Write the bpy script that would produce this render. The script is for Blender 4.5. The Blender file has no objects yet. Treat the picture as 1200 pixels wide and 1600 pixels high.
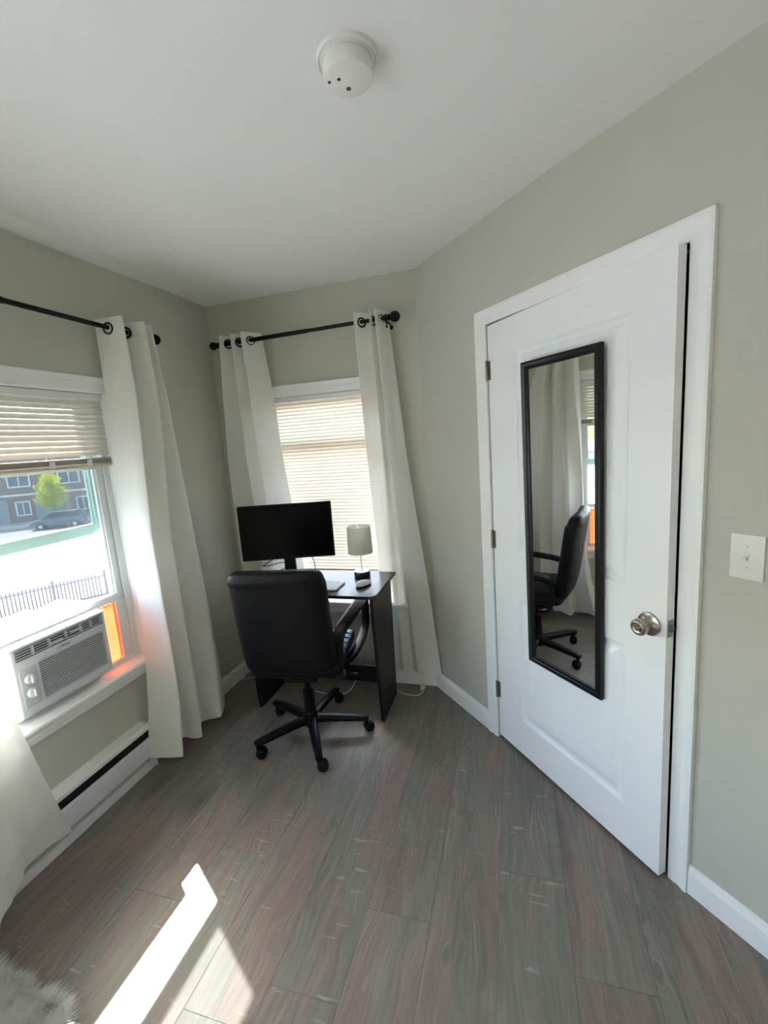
import bpy, bmesh, math, random
from math import sin, cos, pi, radians, atan2, hypot
from mathutils import Vector, Matrix

random.seed(7)
sc = bpy.context.scene
COL = sc.collection

# ------------------------------------------------------------------ camera
H = 2.478                    # ceiling height
W = 1.3623                   # width of the back wall
ANG = 0.8213                 # direction of the door wall (to the right of the back wall)
cam_d = bpy.data.cameras.new('camera')
cam = bpy.data.objects.new('camera', cam_d)
COL.objects.link(cam)
cam_d.sensor_fit = 'HORIZONTAL'
cam_d.sensor_width = 36
cam_d.lens = 36 * 691.18 / 1200
cam_d.clip_start = 0.02
cam_d.clip_end = 400
Rw = ((0.95845310, 0.27629643, -0.07090794),      # right
      (-0.02323722, -0.17212812, -0.98480046),    # down
      (-0.28430210, 0.94553276, -0.15855636))     # forward
m = Matrix.Identity(4)
for i in range(3):
    m[i][0] = Rw[0][i]
    m[i][1] = -Rw[1][i]
    m[i][2] = -Rw[2][i]
m.translation = (1.86189, -2.57639, 1.56124)
cam.matrix_world = m
sc.camera = cam

# ------------------------------------------------------------------ light
SUN_DIR = Vector((0.578, -0.364, -0.750))
world = bpy.data.worlds.new('world')
sc.world = world
world.use_nodes = True
wn = world.node_tree
wn.nodes.clear()
sky = wn.nodes.new('ShaderNodeTexSky')
sky.sky_type = 'NISHITA'
sky.sun_disc = False
sky.sun_elevation = radians(48.6)
sky.sun_rotation = atan2(-SUN_DIR.x, -SUN_DIR.y)
sky.air_density = 1.0
sky.dust_density = 2.5
sky.ozone_density = 1.0
bgn = wn.nodes.new('ShaderNodeBackground')
bgn.inputs['Strength'].default_value = 0.47
won = wn.nodes.new('ShaderNodeOutputWorld')
wn.links.new(sky.outputs[0], bgn.inputs[0])
wn.links.new(bgn.outputs[0], won.inputs[0])

sun_d = bpy.data.lights.new('sun', 'SUN')
sun_d.energy = 6.8
sun_d.angle = radians(0.55)
sun_d.color = (1.0, 0.975, 0.955)
sun = bpy.data.objects.new('sun', sun_d)
COL.objects.link(sun)
sun.location = (-8, 5, 10)
sun.rotation_euler = SUN_DIR.to_track_quat('-Z', 'Y').to_euler()

sc.view_settings.view_transform = 'Standard'
sc.view_settings.look = 'None'
sc.view_settings.gamma = 1
sc.view_settings.use_curve_mapping = False
sc.view_settings.exposure = 2.82
sc.cycles.use_denoising = True
sc.cycles.max_bounces = 16
sc.cycles.diffuse_bounces = 9
sc.cycles.glossy_bounces = 6
sc.cycles.transparent_max_bounces = 24
sc.cycles.transmission_bounces = 10
sc.cycles.sample_clamp_indirect = 6

def portal(loc, rot, sx, sy):
    d = bpy.data.lights.new('window_portal', 'AREA')
    d.shape = 'RECTANGLE'
    d.size = sx
    d.size_y = sy
    d.energy = 1
    d.cycles.is_portal = True
    o = bpy.data.objects.new('window_portal', d)
    o.location = loc
    o.rotation_euler = rot
    COL.objects.link(o)
portal((-.20, -1.32, 1.21), (0, -pi / 2, 0), 1.32, .9)
portal((-.20, -3.0, 1.21), (0, -pi / 2, 0), 1.32, .95)
portal((.69, .20, 1.21), (-pi / 2, 0, 0), .86, 1.32)

# ------------------------------------------------------------------ materials
def srgb(r, g, b):
    def f(c):
        c /= 255
        return c / 12.92 if c <= .04045 else ((c + .055) / 1.055) ** 2.4
    return (f(r), f(g), f(b), 1)

class NT:
    def __init__(s, name):
        s.m = bpy.data.materials.new(name)
        s.m.use_nodes = True
        s.t = s.m.node_tree
        s.t.nodes.clear()
        s.out = s.n('OutputMaterial')
    def n(s, t, **kw):
        x = s.t.nodes.new('ShaderNode' + t)
        for k, v in kw.items():
            setattr(x, k, v)
        return x
    def l(s, a, b):
        s.t.links.new(a, b)

def pbr(name, col, rough=.5, metal=0, noise=0, nscale=8, bump=0, bscale=200, spec=.5, stretch=None, coat=0):
    t = NT(name)
    b = t.n('BsdfPrincipled')
    b.inputs['Base Color'].default_value = col
    b.inputs['Roughness'].default_value = rough
    b.inputs['Metallic'].default_value = metal
    b.inputs['Specular IOR Level'].default_value = spec
    b.inputs['Coat Weight'].default_value = coat
    t.l(b.outputs[0], t.out.inputs[0])
    tc = t.n('TexCoord')
    mp = t.n('Mapping')
    if stretch:
        mp.inputs['Scale'].default_value = stretch
    t.l(tc.outputs['Object'], mp.inputs[0])
    if noise:
        nz = t.n('TexNoise')
        nz.inputs['Scale'].default_value = nscale
        nz.inputs['Detail'].default_value = 5
        t.l(mp.outputs[0], nz.inputs['Vector'])
        mx = t.n('MixRGB', blend_type='MIX')
        c = [max(0, v * (1 - noise)) for v in col[:3]]
        d = [min(1, v * (1 + noise)) for v in col[:3]]
        mx.inputs[1].default_value = (*c, 1)
        mx.inputs[2].default_value = (*d, 1)
        t.l(nz.outputs['Fac'], mx.inputs[0])
        t.l(mx.outputs[0], b.inputs['Base Color'])
    if bump:
        nb = t.n('TexNoise')
        nb.inputs['Scale'].default_value = bscale
        nb.inputs['Detail'].default_value = 3
        t.l(mp.outputs[0], nb.inputs['Vector'])
        bp = t.n('Bump')
        bp.inputs['Strength'].default_value = bump
        bp.inputs['Distance'].default_value = .002
        t.l(nb.outputs['Fac'], bp.inputs['Height'])
        t.l(bp.outputs[0], b.inputs['Normal'])
    return t.m

def fabric(name, col, transl=.3, wscale=900, bump=.25):
    t = NT(name)
    d = t.n('BsdfDiffuse')
    tr = t.n('BsdfTranslucent')
    mx = t.n('MixShader')
    mx.inputs[0].default_value = transl
    tc = t.n('TexCoord')
    nz = t.n('TexNoise')
    nz.inputs['Scale'].default_value = 14
    nz.inputs['Detail'].default_value = 4
    mp = t.n('Mapping')
    mp.inputs['Scale'].default_value = (3, 3, .6)
    t.l(tc.outputs['Object'], mp.inputs[0])
    t.l(mp.outputs[0], nz.inputs['Vector'])
    cm = t.n('MixRGB')
    cm.inputs[1].default_value = (*[v * .93 for v in col[:3]], 1)
    cm.inputs[2].default_value = col
    t.l(nz.outputs['Fac'], cm.inputs[0])
    t.l(cm.outputs[0], d.inputs[0])
    t.l(cm.outputs[0], tr.inputs[0])
    nb = t.n('TexNoise')
    nb.inputs['Scale'].default_value = wscale
    t.l(tc.outputs['Object'], nb.inputs['Vector'])
    bp = t.n('Bump')
    bp.inputs['Strength'].default_value = bump
    bp.inputs['Distance'].default_value = .001
    t.l(nb.outputs['Fac'], bp.inputs['Height'])
    t.l(bp.outputs[0], d.inputs['Normal'])
    t.l(d.outputs[0], mx.inputs[1])
    t.l(tr.outputs[0], mx.inputs[2])
    t.l(mx.outputs[0], t.out.inputs[0])
    return t.m

def thin_glass(name, tint=(1, 1, 1, 1), haze=0.0):
    t = NT(name)
    tr = t.n('BsdfTransparent')
    tr.inputs[0].default_value = tint
    gl = t.n('BsdfGlossy')
    gl.inputs['Roughness'].default_value = 0.0
    lw = t.n('LayerWeight')
    lw.inputs[0].default_value = .5
    pw = t.n('Math', operation='POWER')
    pw.inputs[1].default_value = 5
    t.l(lw.outputs['Facing'], pw.inputs[0])
    fr = t.n('MapRange')
    fr.inputs[3].default_value = .04
    fr.inputs[4].default_value = 1.0
    t.l(pw.outputs[0], fr.inputs[0])
    mx = t.n('MixShader')
    t.l(fr.outputs[0], mx.inputs[0])
    t.l(tr.outputs[0], mx.inputs[1])
    t.l(gl.outputs[0], mx.inputs[2])
    last = mx
    if haze:
        df = t.n('BsdfTranslucent')
        df.inputs[0].default_value = (.85, .9, .95, 1)
        m2 = t.n('MixShader')
        m2.inputs[0].default_value = haze
        t.l(mx.outputs[0], m2.inputs[1])
        t.l(df.outputs[0], m2.inputs[2])
        last = m2
    t.l(last.outputs[0], t.out.inputs[0])
    return t.m

def wood_floor():
    t = NT('floor_planks')
    b = t.n('BsdfPrincipled')
    tc = t.n('TexCoord')
    oi = t.n('ObjectInfo')
    off = t.n('VectorMath', operation='SCALE')
    cmb = t.n('CombineXYZ')
    t.l(oi.outputs['Random'], cmb.inputs[0])
    t.l(oi.outputs['Random'], cmb.inputs[1])
    t.l(oi.outputs['Random'], cmb.inputs[2])
    off.inputs['Scale'].default_value = 37
    t.l(cmb.outputs[0], off.inputs[0])
    add = t.n('VectorMath', operation='ADD')
    t.l(tc.outputs['Object'], add.inputs[0])
    t.l(off.outputs[0], add.inputs[1])
    mw = t.n('Mapping')
    mw.inputs['Scale'].default_value = (3.0, 1.1, 1)
    t.l(add.outputs[0], mw.inputs[0])
    nw = t.n('TexNoise')
    nw.inputs['Scale'].default_value = 1.6
    nw.inputs['Detail'].default_value = 2
    t.l(mw.outputs[0], nw.inputs['Vector'])
    # knots bend the grain
    kv = t.n('TexVoronoi')
    mk0 = t.n('Mapping')
    mk0.inputs['Scale'].default_value = (2.3, .85, 1)
    t.l(add.outputs[0], mk0.inputs[0])
    t.l(mk0.outputs[0], kv.inputs['Vector'])
    kr = t.n('MapRange')
    kr.inputs[1].default_value = 0.0
    kr.inputs[2].default_value = .28
    kr.inputs[3].default_value = .045
    kr.inputs[4].default_value = 0.0
    t.l(kv.outputs['Distance'], kr.inputs[0])
    wx = t.n('Math', operation='MULTIPLY_ADD')
    t.l(nw.outputs['Fac'], wx.inputs[0])
    wx.inputs[1].default_value = .16
    t.l(kr.outputs[0], wx.inputs[2])
    cw = t.n('CombineXYZ')
    t.l(wx.outputs[0], cw.inputs[0])
    warp = t.n('VectorMath', operation='ADD')
    t.l(add.outputs[0], warp.inputs[0])
    t.l(cw.outputs[0], warp.inputs[1])
    add = warp
    def noise(scale, st, det=6, rough=.6, dist=0):
        mp = t.n('Mapping')
        mp.inputs['Scale'].default_value = st
        t.l(add.outputs[0], mp.inputs[0])
        nz = t.n('TexNoise')
        nz.inputs['Scale'].default_value = scale
        nz.inputs['Detail'].default_value = det
        nz.inputs['Roughness'].default_value = rough
        nz.inputs['Distortion'].default_value = dist
        t.l(mp.outputs[0], nz.inputs['Vector'])
        return nz
    def ramp(a, b_, src):
        r = t.n('MapRange')
        r.inputs[1].default_value = a
        r.inputs[2].default_value = b_
        t.l(src, r.inputs[0])
        return r
    base = t.n('MixRGB')
    base.inputs[1].default_value = srgb(123, 120, 110)
    base.inputs[2].default_value = srgb(134, 118, 109)
    big = noise(1.6, (4.2, .9, 1), 5, .6, .8)
    r1 = ramp(.46, .56, big.outputs['Fac'])
    t.l(r1.outputs[0], base.inputs[0])
    # per plank lightness
    m1 = t.n('MixRGB', blend_type='MULTIPLY')
    m1.inputs[0].default_value = 1
    vr = t.n('MapRange')
    vr.inputs[3].default_value = .94
    vr.inputs[4].default_value = 1.05
    t.l(oi.outputs['Random'], vr.inputs[0])
    t.l(base.outputs[0], m1.inputs[1])
    t.l(vr.outputs[0], m1.inputs[2])
    # fine grain
    g = noise(34, (5, .22, 1), 8, .7, .25)
    g2 = noise(9, (5, .30, 1), 6, .65, .8)
    gs_ = t.n('Math', operation='MULTIPLY_ADD')
    t.l(g.outputs['Fac'], gs_.inputs[0])
    gs_.inputs[1].default_value = .42
    gs3 = t.n('Math', operation='MULTIPLY')
    t.l(g2.outputs['Fac'], gs3.inputs[0])
    gs3.inputs[1].default_value = .58
    t.l(gs3.outputs[0], gs_.inputs[2])
    r2 = ramp(.32, .68, gs_.outputs[0])
    gm = t.n('MapRange')
    gm.inputs[3].default_value = .55
    gm.inputs[4].default_value = 1.42
    t.l(r2.outputs[0], gm.inputs[0])
    m2 = t.n('MixRGB', blend_type='MULTIPLY')
    m2.inputs[0].default_value = .8
    t.l(m1.outputs[0], m2.inputs[1])
    t.l(gm.outputs[0], m2.inputs[2])
    # limed cathedral rings
    mpw = t.n('Mapping')
    mpw.inputs['Scale'].default_value = (6.5, .8, 1)
    t.l(add.outputs[0], mpw.inputs[0])
    wv = t.n('TexWave', wave_type='BANDS', bands_direction='X')
    wv.inputs['Scale'].default_value = 3.2
    wv.inputs['Distortion'].default_value = 9
    wv.inputs['Detail'].default_value = 3
    wv.inputs['Detail Scale'].default_value = .8
    t.l(mpw.outputs[0], wv.inputs['Vector'])
    r3 = ramp(.80, .98, wv.outputs['Fac'])
    pm = noise(2.2, (4, 1.2, 1), 3)
    r4 = ramp(.52, .66, pm.outputs['Fac'])
    mm = t.n('Math', operation='MULTIPLY')
    t.l(r3.outputs[0], mm.inputs[0])
    t.l(r4.outputs[0], mm.inputs[1])
    mm2 = t.n('Math', operation='MULTIPLY')
    t.l(mm.outputs[0], mm2.inputs[0])
    mm2.inputs[1].default_value = .38
    m3 = t.n('MixRGB')
    t.l(mm2.outputs[0], m3.inputs[0])
    t.l(m2.outputs[0], m3.inputs[1])
    m3.inputs[2].default_value = srgb(168, 164, 156)
    # knots and dark patches
    kn = t.n('TexVoronoi')
    t.l(mk0.outputs[0], kn.inputs['Vector'])
    kn.inputs['Scale'].default_value = 1.0
    r5 = ramp(.02, .13, kn.outputs['Distance'])
    inv = t.n('Math', operation='SUBTRACT')
    inv.inputs[0].default_value = 1
    t.l(r5.outputs[0], inv.inputs[1])
    kk = t.n('Math', operation='MULTIPLY')
    t.l(inv.outputs[0], kk.inputs[0])
    kk.inputs[1].default_value = .55
    # short pale saw marks across the grain
    sm = noise(1, (11, 62, 1), 2, .5)
    r6 = ramp(.66, .72, sm.outputs['Fac'])
    sm2 = noise(1.4, (3, 2, 1), 2, .5)
    r7 = ramp(.50, .60, sm2.outputs['Fac'])
    ms_ = t.n('Math', operation='MULTIPLY')
    t.l(r6.outputs[0], ms_.inputs[0])
    t.l(r7.outputs[0], ms_.inputs[1])
    ms2 = t.n('Math', operation='MULTIPLY')
    t.l(ms_.outputs[0], ms2.inputs[0])
    ms2.inputs[1].default_value = .5
    m35 = t.n('MixRGB')
    t.l(ms2.outputs[0], m35.inputs[0])
    t.l(m3.outputs[0], m35.inputs[1])
    m35.inputs[2].default_value = srgb(176, 172, 164)
    # dark drifting patches
    dp = noise(1.2, (4, .9, 1), 4, .6)
    r8 = ramp(.54, .72, dp.outputs['Fac'])
    dm = t.n('Math', operation='MULTIPLY')
    t.l(r8.outputs[0], dm.inputs[0])
    dm.inputs[1].default_value = .5
    m36 = t.n('MixRGB')
    t.l(dm.outputs[0], m36.inputs[0])
    t.l(m35.outputs[0], m36.inputs[1])
    m36.inputs[2].default_value = srgb(88, 84, 80)
    m4 = t.n('MixRGB')
    t.l(kk.outputs[0], m4.inputs[0])
    t.l(m36.outputs[0], m4.inputs[1])
    m4.inputs[2].default_value = srgb(62, 58, 54)
    t.l(m4.outputs[0], b.inputs['Base Color'])
    rr = t.n('MapRange')
    rr.inputs[3].default_value = .44
    rr.inputs[4].default_value = .62
    t.l(g.outputs['Fac'], rr.inputs[0])
    t.l(rr.outputs[0], b.inputs['Roughness'])
    bp = t.n('Bump')
    bp.inputs['Strength'].default_value = .18
    bp.inputs['Distance'].default_value = .001
    t.l(g.outputs['Fac'], bp.inputs['Height'])
    t.l(bp.outputs[0], b.inputs['Normal'])
    t.l(b.outputs[0], t.out.inputs[0])
    return t.m

def brick_mat(name, c1, c2, mortar, scale=1.0, rot=0.0):
    t = NT(name)
    b = t.n('BsdfPrincipled')
    b.inputs['Roughness'].default_value = .9
    tc = t.n('TexCoord')
    mp = t.n('Mapping')
    mp.inputs['Rotation'].default_value = (pi / 2, 0, rot)
    t.l(tc.outputs['Object'], mp.inputs[0])
    bt = t.n('TexBrick')
    bt.inputs['Color1'].default_value = c1
    bt.inputs['Color2'].default_value = c2
    bt.inputs['Mortar'].default_value = mortar
    bt.inputs['Scale'].default_value = scale
    bt.inputs['Mortar Size'].default_value = .01
    bt.inputs['Brick Width'].default_value = .22
    bt.inputs['Row Height'].default_value = .075
    t.l(mp.outputs[0], bt.inputs['Vector'])
    t.l(bt.outputs[0], b.inputs['Base Color'])
    t.l(b.outputs[0], t.out.inputs[0])
    return t.m

M = {}
M['wall'] = pbr('greige_paint', srgb(196, 194, 182), .75, noise=.015, nscale=2, bump=.08, bscale=260, spec=.3)
M['ceiling'] = pbr('ceiling_paint', srgb(238, 239, 238), .85, noise=.01, nscale=2, bump=.06, bscale=200, spec=.2)
M['trim'] = pbr('white_gloss_paint', srgb(244, 245, 243), .38, noise=.012, nscale=6)
M['door'] = pbr('white_door_paint', srgb(246, 247, 246), .42, noise=.01, nscale=5)
M['vinyl'] = pbr('white_vinyl', srgb(232, 236, 236), .35)
M['floor'] = wood_floor()
M['subfloor'] = pbr('dark_joint', srgb(96, 90, 84), .9)
M['curtain'] = fabric('off_white_curtain', srgb(247, 246, 240), .27)
M['blind'] = fabric('blind_slat', srgb(240, 234, 224), .31, 300, .02)
M['blindrail'] = pbr('blind_rail', srgb(206, 196, 180), .5)
M['black_metal'] = pbr('black_rod_metal', srgb(9, 8, 9), .42, 0, spec=.3)
M['nickel'] = pbr('brushed_nickel', srgb(176, 168, 158), .24, 1.0)
M['nickel2'] = pbr('hinge_metal', srgb(150, 142, 132), .4, .9)
M['dark'] = pbr('dark_void', srgb(14, 14, 14), .7)
M['leather'] = pbr('black_leather', srgb(10, 11, 15), .44, bump=.2, bscale=420, spec=.22)
M['plastic'] = pbr('black_plastic', srgb(7, 7, 9), .45, spec=.28)
M['casterrubber'] = pbr('caster_plastic', srgb(13, 14, 14), .5, spec=.3)
M['desk'] = pbr('black_desk_laminate', srgb(20, 19, 20), .42, noise=.15, nscale=30, stretch=(1, 12, 1), spec=.35)
M['desktop'] = pbr('black_desktop_laminate', srgb(24, 28, 36), .26, noise=.15, nscale=30, stretch=(12, 1, 1), spec=1.0)
M['screen'] = pbr('black_screen', srgb(5, 5, 6), .3, spec=.12)
M['bezel'] = pbr('monitor_bezel', srgb(8, 8, 9), .5, spec=.25)
M['shade'] = fabric('lamp_shade_linen', srgb(226, 224, 212), .5, 700, .3)
M['chrome'] = pbr('chrome', srgb(220, 220, 222), .14, 1.0)
M['lampbase'] = pbr('lamp_base_dark', srgb(40, 38, 46), .3)
M['mousewhite'] = pbr('mouse_white', srgb(232, 232, 232), .3)
M['silver'] = pbr('keyboard_silver', srgb(206, 207, 208), .4)
M['key'] = pbr('keycap_white', srgb(246, 246, 244), .5)
M['mirror'] = pbr('mirror_glass', (.90, .92, .91, 1), 0.0, 1.0)
M['frame'] = pbr('black_frame', srgb(10, 11, 14), .34, spec=.35)
M['acwhite'] = pbr('ac_plastic', srgb(214, 217, 218), .42)
M['acshell'] = pbr('ac_outer_metal', srgb(104, 106, 106), .6)
M['acdark'] = pbr('ac_slot_dark', srgb(26, 30, 32), .7)
M['acpanel'] = pbr('ac_panel_grey', srgb(190, 197, 202), .45)
M['printgrey'] = pbr('print_grey', srgb(96, 102, 106), .5)
M['accordion'] = fabric('accordion_glow_vinyl', srgb(232, 134, 84), .15, 200, .02)  # orange glow of light from outside is put into the vinyl colour
M['accordion_white'] = fabric('accordion_white_vinyl', srgb(225, 225, 222), .25, 200, .02)
M['heater'] = pbr('heater_enamel', srgb(232, 231, 226), .4, noise=.02)
M['heatlow'] = pbr('heater_front_grey', srgb(224, 223, 224), .4, noise=.02)
M['heatslot'] = pbr('heater_slot', srgb(26, 25, 26), .6, .3)
M['detector'] = pbr('detector_plastic', srgb(232, 232, 228), .45)
M['hole'] = pbr('hole_grey', srgb(70, 72, 74), .6)
M['plate'] = pbr('switch_plate_ivory', srgb(228, 228, 218), .35)
M['fur'] = pbr('white_fur', srgb(214, 212, 206), .85, noise=.08, nscale=20)
M['cablewhite'] = pbr('white_cable', srgb(214, 212, 206), .45)
M['cableblack'] = pbr('black_cable', srgb(16, 16, 16), .5)
M['glass'] = thin_glass('window_glass', (.96, .985, .98, 1))
M['glass_hazy'] = thin_glass('upper_sash_glass', (.43, .44, .435, 1), .008)
M['teal'] = pbr('sash_frame_teal', srgb(196, 224, 218), .4)
M['concrete'] = pbr('concrete_lot', srgb(160, 161, 160), .9, noise=.05, nscale=.6)
M['asphalt'] = pbr('asphalt', srgb(112, 114, 116), .9, noise=.1, nscale=3)
M['grass'] = pbr('grass_verge', srgb(98, 104, 30), .9, noise=.3, nscale=5)
M['brick'] = brick_mat('red_brick', srgb(122, 96, 92), srgb(104, 86, 84), srgb(136, 128, 126))
M['brick_near'] = brick_mat('orange_brick', srgb(206, 122, 84), srgb(188, 104, 72), srgb(190, 160, 140))
M['bwin'] = pbr('building_window', srgb(72, 96, 106), .2)
M['bframe'] = pbr('building_frame', srgb(200, 204, 204), .6)
M['bdoor'] = pbr('garage_door_grey', srgb(122, 136, 140), .6)
M['carpaint'] = pbr('car_paint', srgb(84, 104, 122), .25, .5)
M['carglass'] = pbr('car_glass', srgb(40, 54, 64), .08)
M['tire'] = pbr('tire', srgb(26, 26, 28), .8)
M['rim'] = pbr('rim', srgb(170, 172, 176), .3, .8)
M['leaf'] = fabric('tree_leaf', srgb(196, 206, 66), .4, 50, 0)
M['bark'] = pbr('bark', srgb(88, 76, 62), .9, noise=.2, nscale=10)
M['iron'] = pbr('fence_iron', srgb(70, 66, 76), .5, .3)
M['roofwhite'] = pbr('white_porch_roof', srgb(158, 162, 162), .8)

# ------------------------------------------------------------------ mesh helpers
def link(name, bm, mat, parent=None, smooth=False, mats=None):
    bmesh.ops.recalc_face_normals(bm, faces=bm.faces)
    me = bpy.data.meshes.new(name)
    bm.to_mesh(me)
    bm.free()
    for mm_ in (mats or [mat]):
        me.materials.append(mm_)
    if smooth:
        me.polygons.foreach_set('use_smooth', [True] * len(me.polygons))
        try:
            me.set_sharp_from_angle(angle=radians(38))
        except Exception:
            pass
    o = bpy.data.objects.new(name, me)
    COL.objects.link(o)
    if parent:
        o.parent = parent
    return o

def thing(name, label, cat, loc=(0, 0, 0), rz=0, group=None):
    o = bpy.data.objects.new(name, None)
    o.empty_display_size = .1
    COL.objects.link(o)
    o.location = loc
    o.rotation_euler = (0, 0, rz)
    o['label'] = label
    o['category'] = cat
    if group:
        o['group'] = group
    return o

def tag(o, label, cat, group=None):
    o['label'] = label
    o['category'] = cat
    if group:
        o['group'] = group
    return o

def sroot(name, loc=(0, 0, 0), rz=0, label=None):
    o = bpy.data.objects.new(name, None)
    COL.objects.link(o)
    o.location = loc
    o.rotation_euler = (0, 0, rz)
    o['kind'] = 'structure'
    if label:
        o['label'] = label
    return o

def BM():
    return bmesh.new()

def box(bm, x0, x1, y0, y1, z0, z1, bev=0, seg=1, mat=None):
    r = bmesh.ops.create_cube(bm, size=1)
    vs = r['verts']
    for v in vs:
        v.co.x = x0 + (v.co.x + .5) * (x1 - x0)
        v.co.y = y0 + (v.co.y + .5) * (y1 - y0)
        v.co.z = z0 + (v.co.z + .5) * (z1 - z0)
    if bev:
        es = list({e for v in vs for e in v.link_edges})
        bmesh.ops.bevel(bm, geom=es, offset=bev, segments=seg, affect='EDGES', profile=.6)
    return vs

def xf(bm, start, mat):
    bmesh.ops.transform(bm, matrix=mat, verts=list(bm.verts)[start:])

def prism(bm, pts, axis, a, b):
    """pts 2D polygon, extruded on axis from a to b. axis 0: (y,z), 1: (x,z), 2: (x,y)"""
    def mk(p, t):
        if axis == 0:
            return (t, p[0], p[1])
        if axis == 1:
            return (p[0], t, p[1])
        return (p[0], p[1], t)
    A = [bm.verts.new(mk(p, a)) for p in pts]
    Bv = [bm.verts.new(mk(p, b)) for p in pts]
    n = len(pts)
    bm.faces.new(A)
    bm.faces.new(Bv)
    for i in range(n):
        bm.faces.new((A[i], A[(i + 1) % n], Bv[(i + 1) % n], Bv[i]))

def cyl(bm, p0, p1, r0, r1=None, n=20, cap=True):
    r1 = r0 if r1 is None else r1
    p0, p1 = Vector(p0), Vector(p1)
    d = (p1 - p0).normalized()
    u = d.orthogonal().normalized()
    w = d.cross(u)
    A, Bv = [], []
    for i in range(n):
        t = 2 * pi * i / n
        k = u * cos(t) + w * sin(t)
        A.append(bm.verts.new(p0 + k * r0))
        Bv.append(bm.verts.new(p1 + k * r1))
    for i in range(n):
        bm.faces.new((A[i], A[(i + 1) % n], Bv[(i + 1) % n], Bv[i]))
    if cap:
        bm.faces.new(A)
        bm.faces.new(Bv)

def lathe(bm, prof, origin=(0, 0, 0), axis=(0, 0, 1), n=32):
    """prof: list of (r, h)"""
    o = Vector(origin)
    d = Vector(axis).normalized()
    u = d.orthogonal().normalized()
    w = d.cross(u)
    rings = []
    for r, h in prof:
        if r < 1e-6:
            rings.append([bm.verts.new(o + d * h)])
        else:
            rings.append([bm.verts.new(o + d * h + (u * cos(2 * pi * i / n) + w * sin(2 * pi * i / n)) * r) for i in range(n)])
    for a, b in zip(rings, rings[1:]):
        for i in range(n):
            j = (i + 1) % n
            if len(a) == 1 and len(b) == 1:
                continue
            if len(a) == 1:
                bm.faces.new((a[0], b[i], b[j]))
            elif len(b) == 1:
                bm.faces.new((a[i], a[j], b[0]))
            else:
                bm.faces.new((a[i], a[j], b[j], b[i]))

def smoothpath(pts, k=8):
    P = [Vector(p) for p in pts]
    if len(P) < 3:
        return P
    out = []
    for i in range(len(P) - 1):
        a = P[max(i - 1, 0)]
        b = P[i]
        c = P[i + 1]
        d = P[min(i + 2, len(P) - 1)]
        for j in range(k):
            t = j / k
            out.append(.5 * ((2 * b) + (c - a) * t + (2 * a - 5 * b + 4 * c - d) * t * t + (3 * b - a - 3 * c + d) * t ** 3))
    out.append(P[-1])
    return out

def tube(bm, pts, r, n=10, closed=False, flat=None):
    """r number or list. flat=(w,h) for elliptic section with given up vector Z"""
    P = [Vector(p) for p in pts]
    m_ = len(P)
    rings = []
    prev = None
    for i in range(m_):
        if closed:
            d = (P[(i + 1) % m_] - P[i - 1]).normalized()
        else:
            d = (P[min(i + 1, m_ - 1)] - P[max(i - 1, 0)]).normalized()
        if prev is None:
            u = d.orthogonal().normalized()
            if flat:
                u = Vector(flat[2]) - d * Vector(flat[2]).dot(d)
                u.normalize()
        else:
            u = (prev - d * prev.dot(d)).normalized()
        prev = u
        w = d.cross(u)
        rr = r[i] if isinstance(r, (list, tuple)) else r
        ring = []
        for j in range(n):
            t = 2 * pi * j / n
            cu, cw = cos(t), sin(t)
            if flat:
                # superellipse
                e = .55
                cu = math.copysign(abs(cu) ** e, cu) * flat[0]
                cw = math.copysign(abs(cw) ** e, cw) * flat[1]
                ring.append(bm.verts.new(P[i] + u * cu * rr + w * cw * rr))
            else:
                ring.append(bm.verts.new(P[i] + (u * cu + w * cw) * rr))
        rings.append(ring)
    rng = range(m_) if closed else range(m_ - 1)
    for i in rng:
        a, b = rings[i], rings[(i + 1) % m_]
        for j in range(n):
            bm.faces.new((a[j], a[(j + 1) % n], b[(j + 1) % n], b[j]))
    if not closed:
        bm.faces.new(rings[0])
        bm.faces.new(rings[-1])

def torus(bm, c, nrm, R_, r_, n=20, k=8):
    c = Vector(c)
    d = Vector(nrm).normalized()
    u = d.orthogonal().normalized()
    w = d.cross(u)
    tube(bm, [c + (u * cos(2 * pi * i / n) + w * sin(2 * pi * i / n)) * R_ for i in range(n)], r_, k, closed=True)

def sweep(bm, path, prof, closed=False, inward=False, yo=0):
    """path in (x,z), profile (w,d): w outward in-plane offset, d proud depth (towards -y). mitred."""
    n = len(path)
    P = [Vector(p) for p in path]
    rings = []
    for i in range(n):
        if closed:
            a, b = P[i - 1], P[(i + 1) % n]
        else:
            a = P[i - 1] if i > 0 else None
            b = P[i + 1] if i < n - 1 else None
        d1 = (P[i] - a).normalized() if a is not None else None
        d2 = (b - P[i]).normalized() if b is not None else None
        if d1 is None:
            d1 = d2
        if d2 is None:
            d2 = d1
        n1 = Vector((-d1.y, d1.x))
        n2 = Vector((-d2.y, d2.x))
        mm_ = (n1 + n2)
        mm_ = mm_ / max(1e-6, (mm_.dot(n1)))
        rings.append([bm.verts.new((P[i].x + mm_.x * w_, yo - d_, P[i].y + mm_.y * w_)) for w_, d_ in prof])
    k = len(prof)
    rng = range(n) if closed else range(n - 1)
    for i in rng:
        a, b = rings[i], rings[(i + 1) % n]
        for j in range(k):
            bm.faces.new((a[j], a[(j + 1) % k], b[(j + 1) % k], b[j]))
    if not closed:
        bm.faces.new(rings[0])
        bm.faces.new(rings[-1])

def sphere(bm, c, r, n=20):
    lathe(bm, [(r * sin(pi * i / 12), -r * cos(pi * i / 12)) for i in range(13)], c, (0, 0, 1), n)

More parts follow.
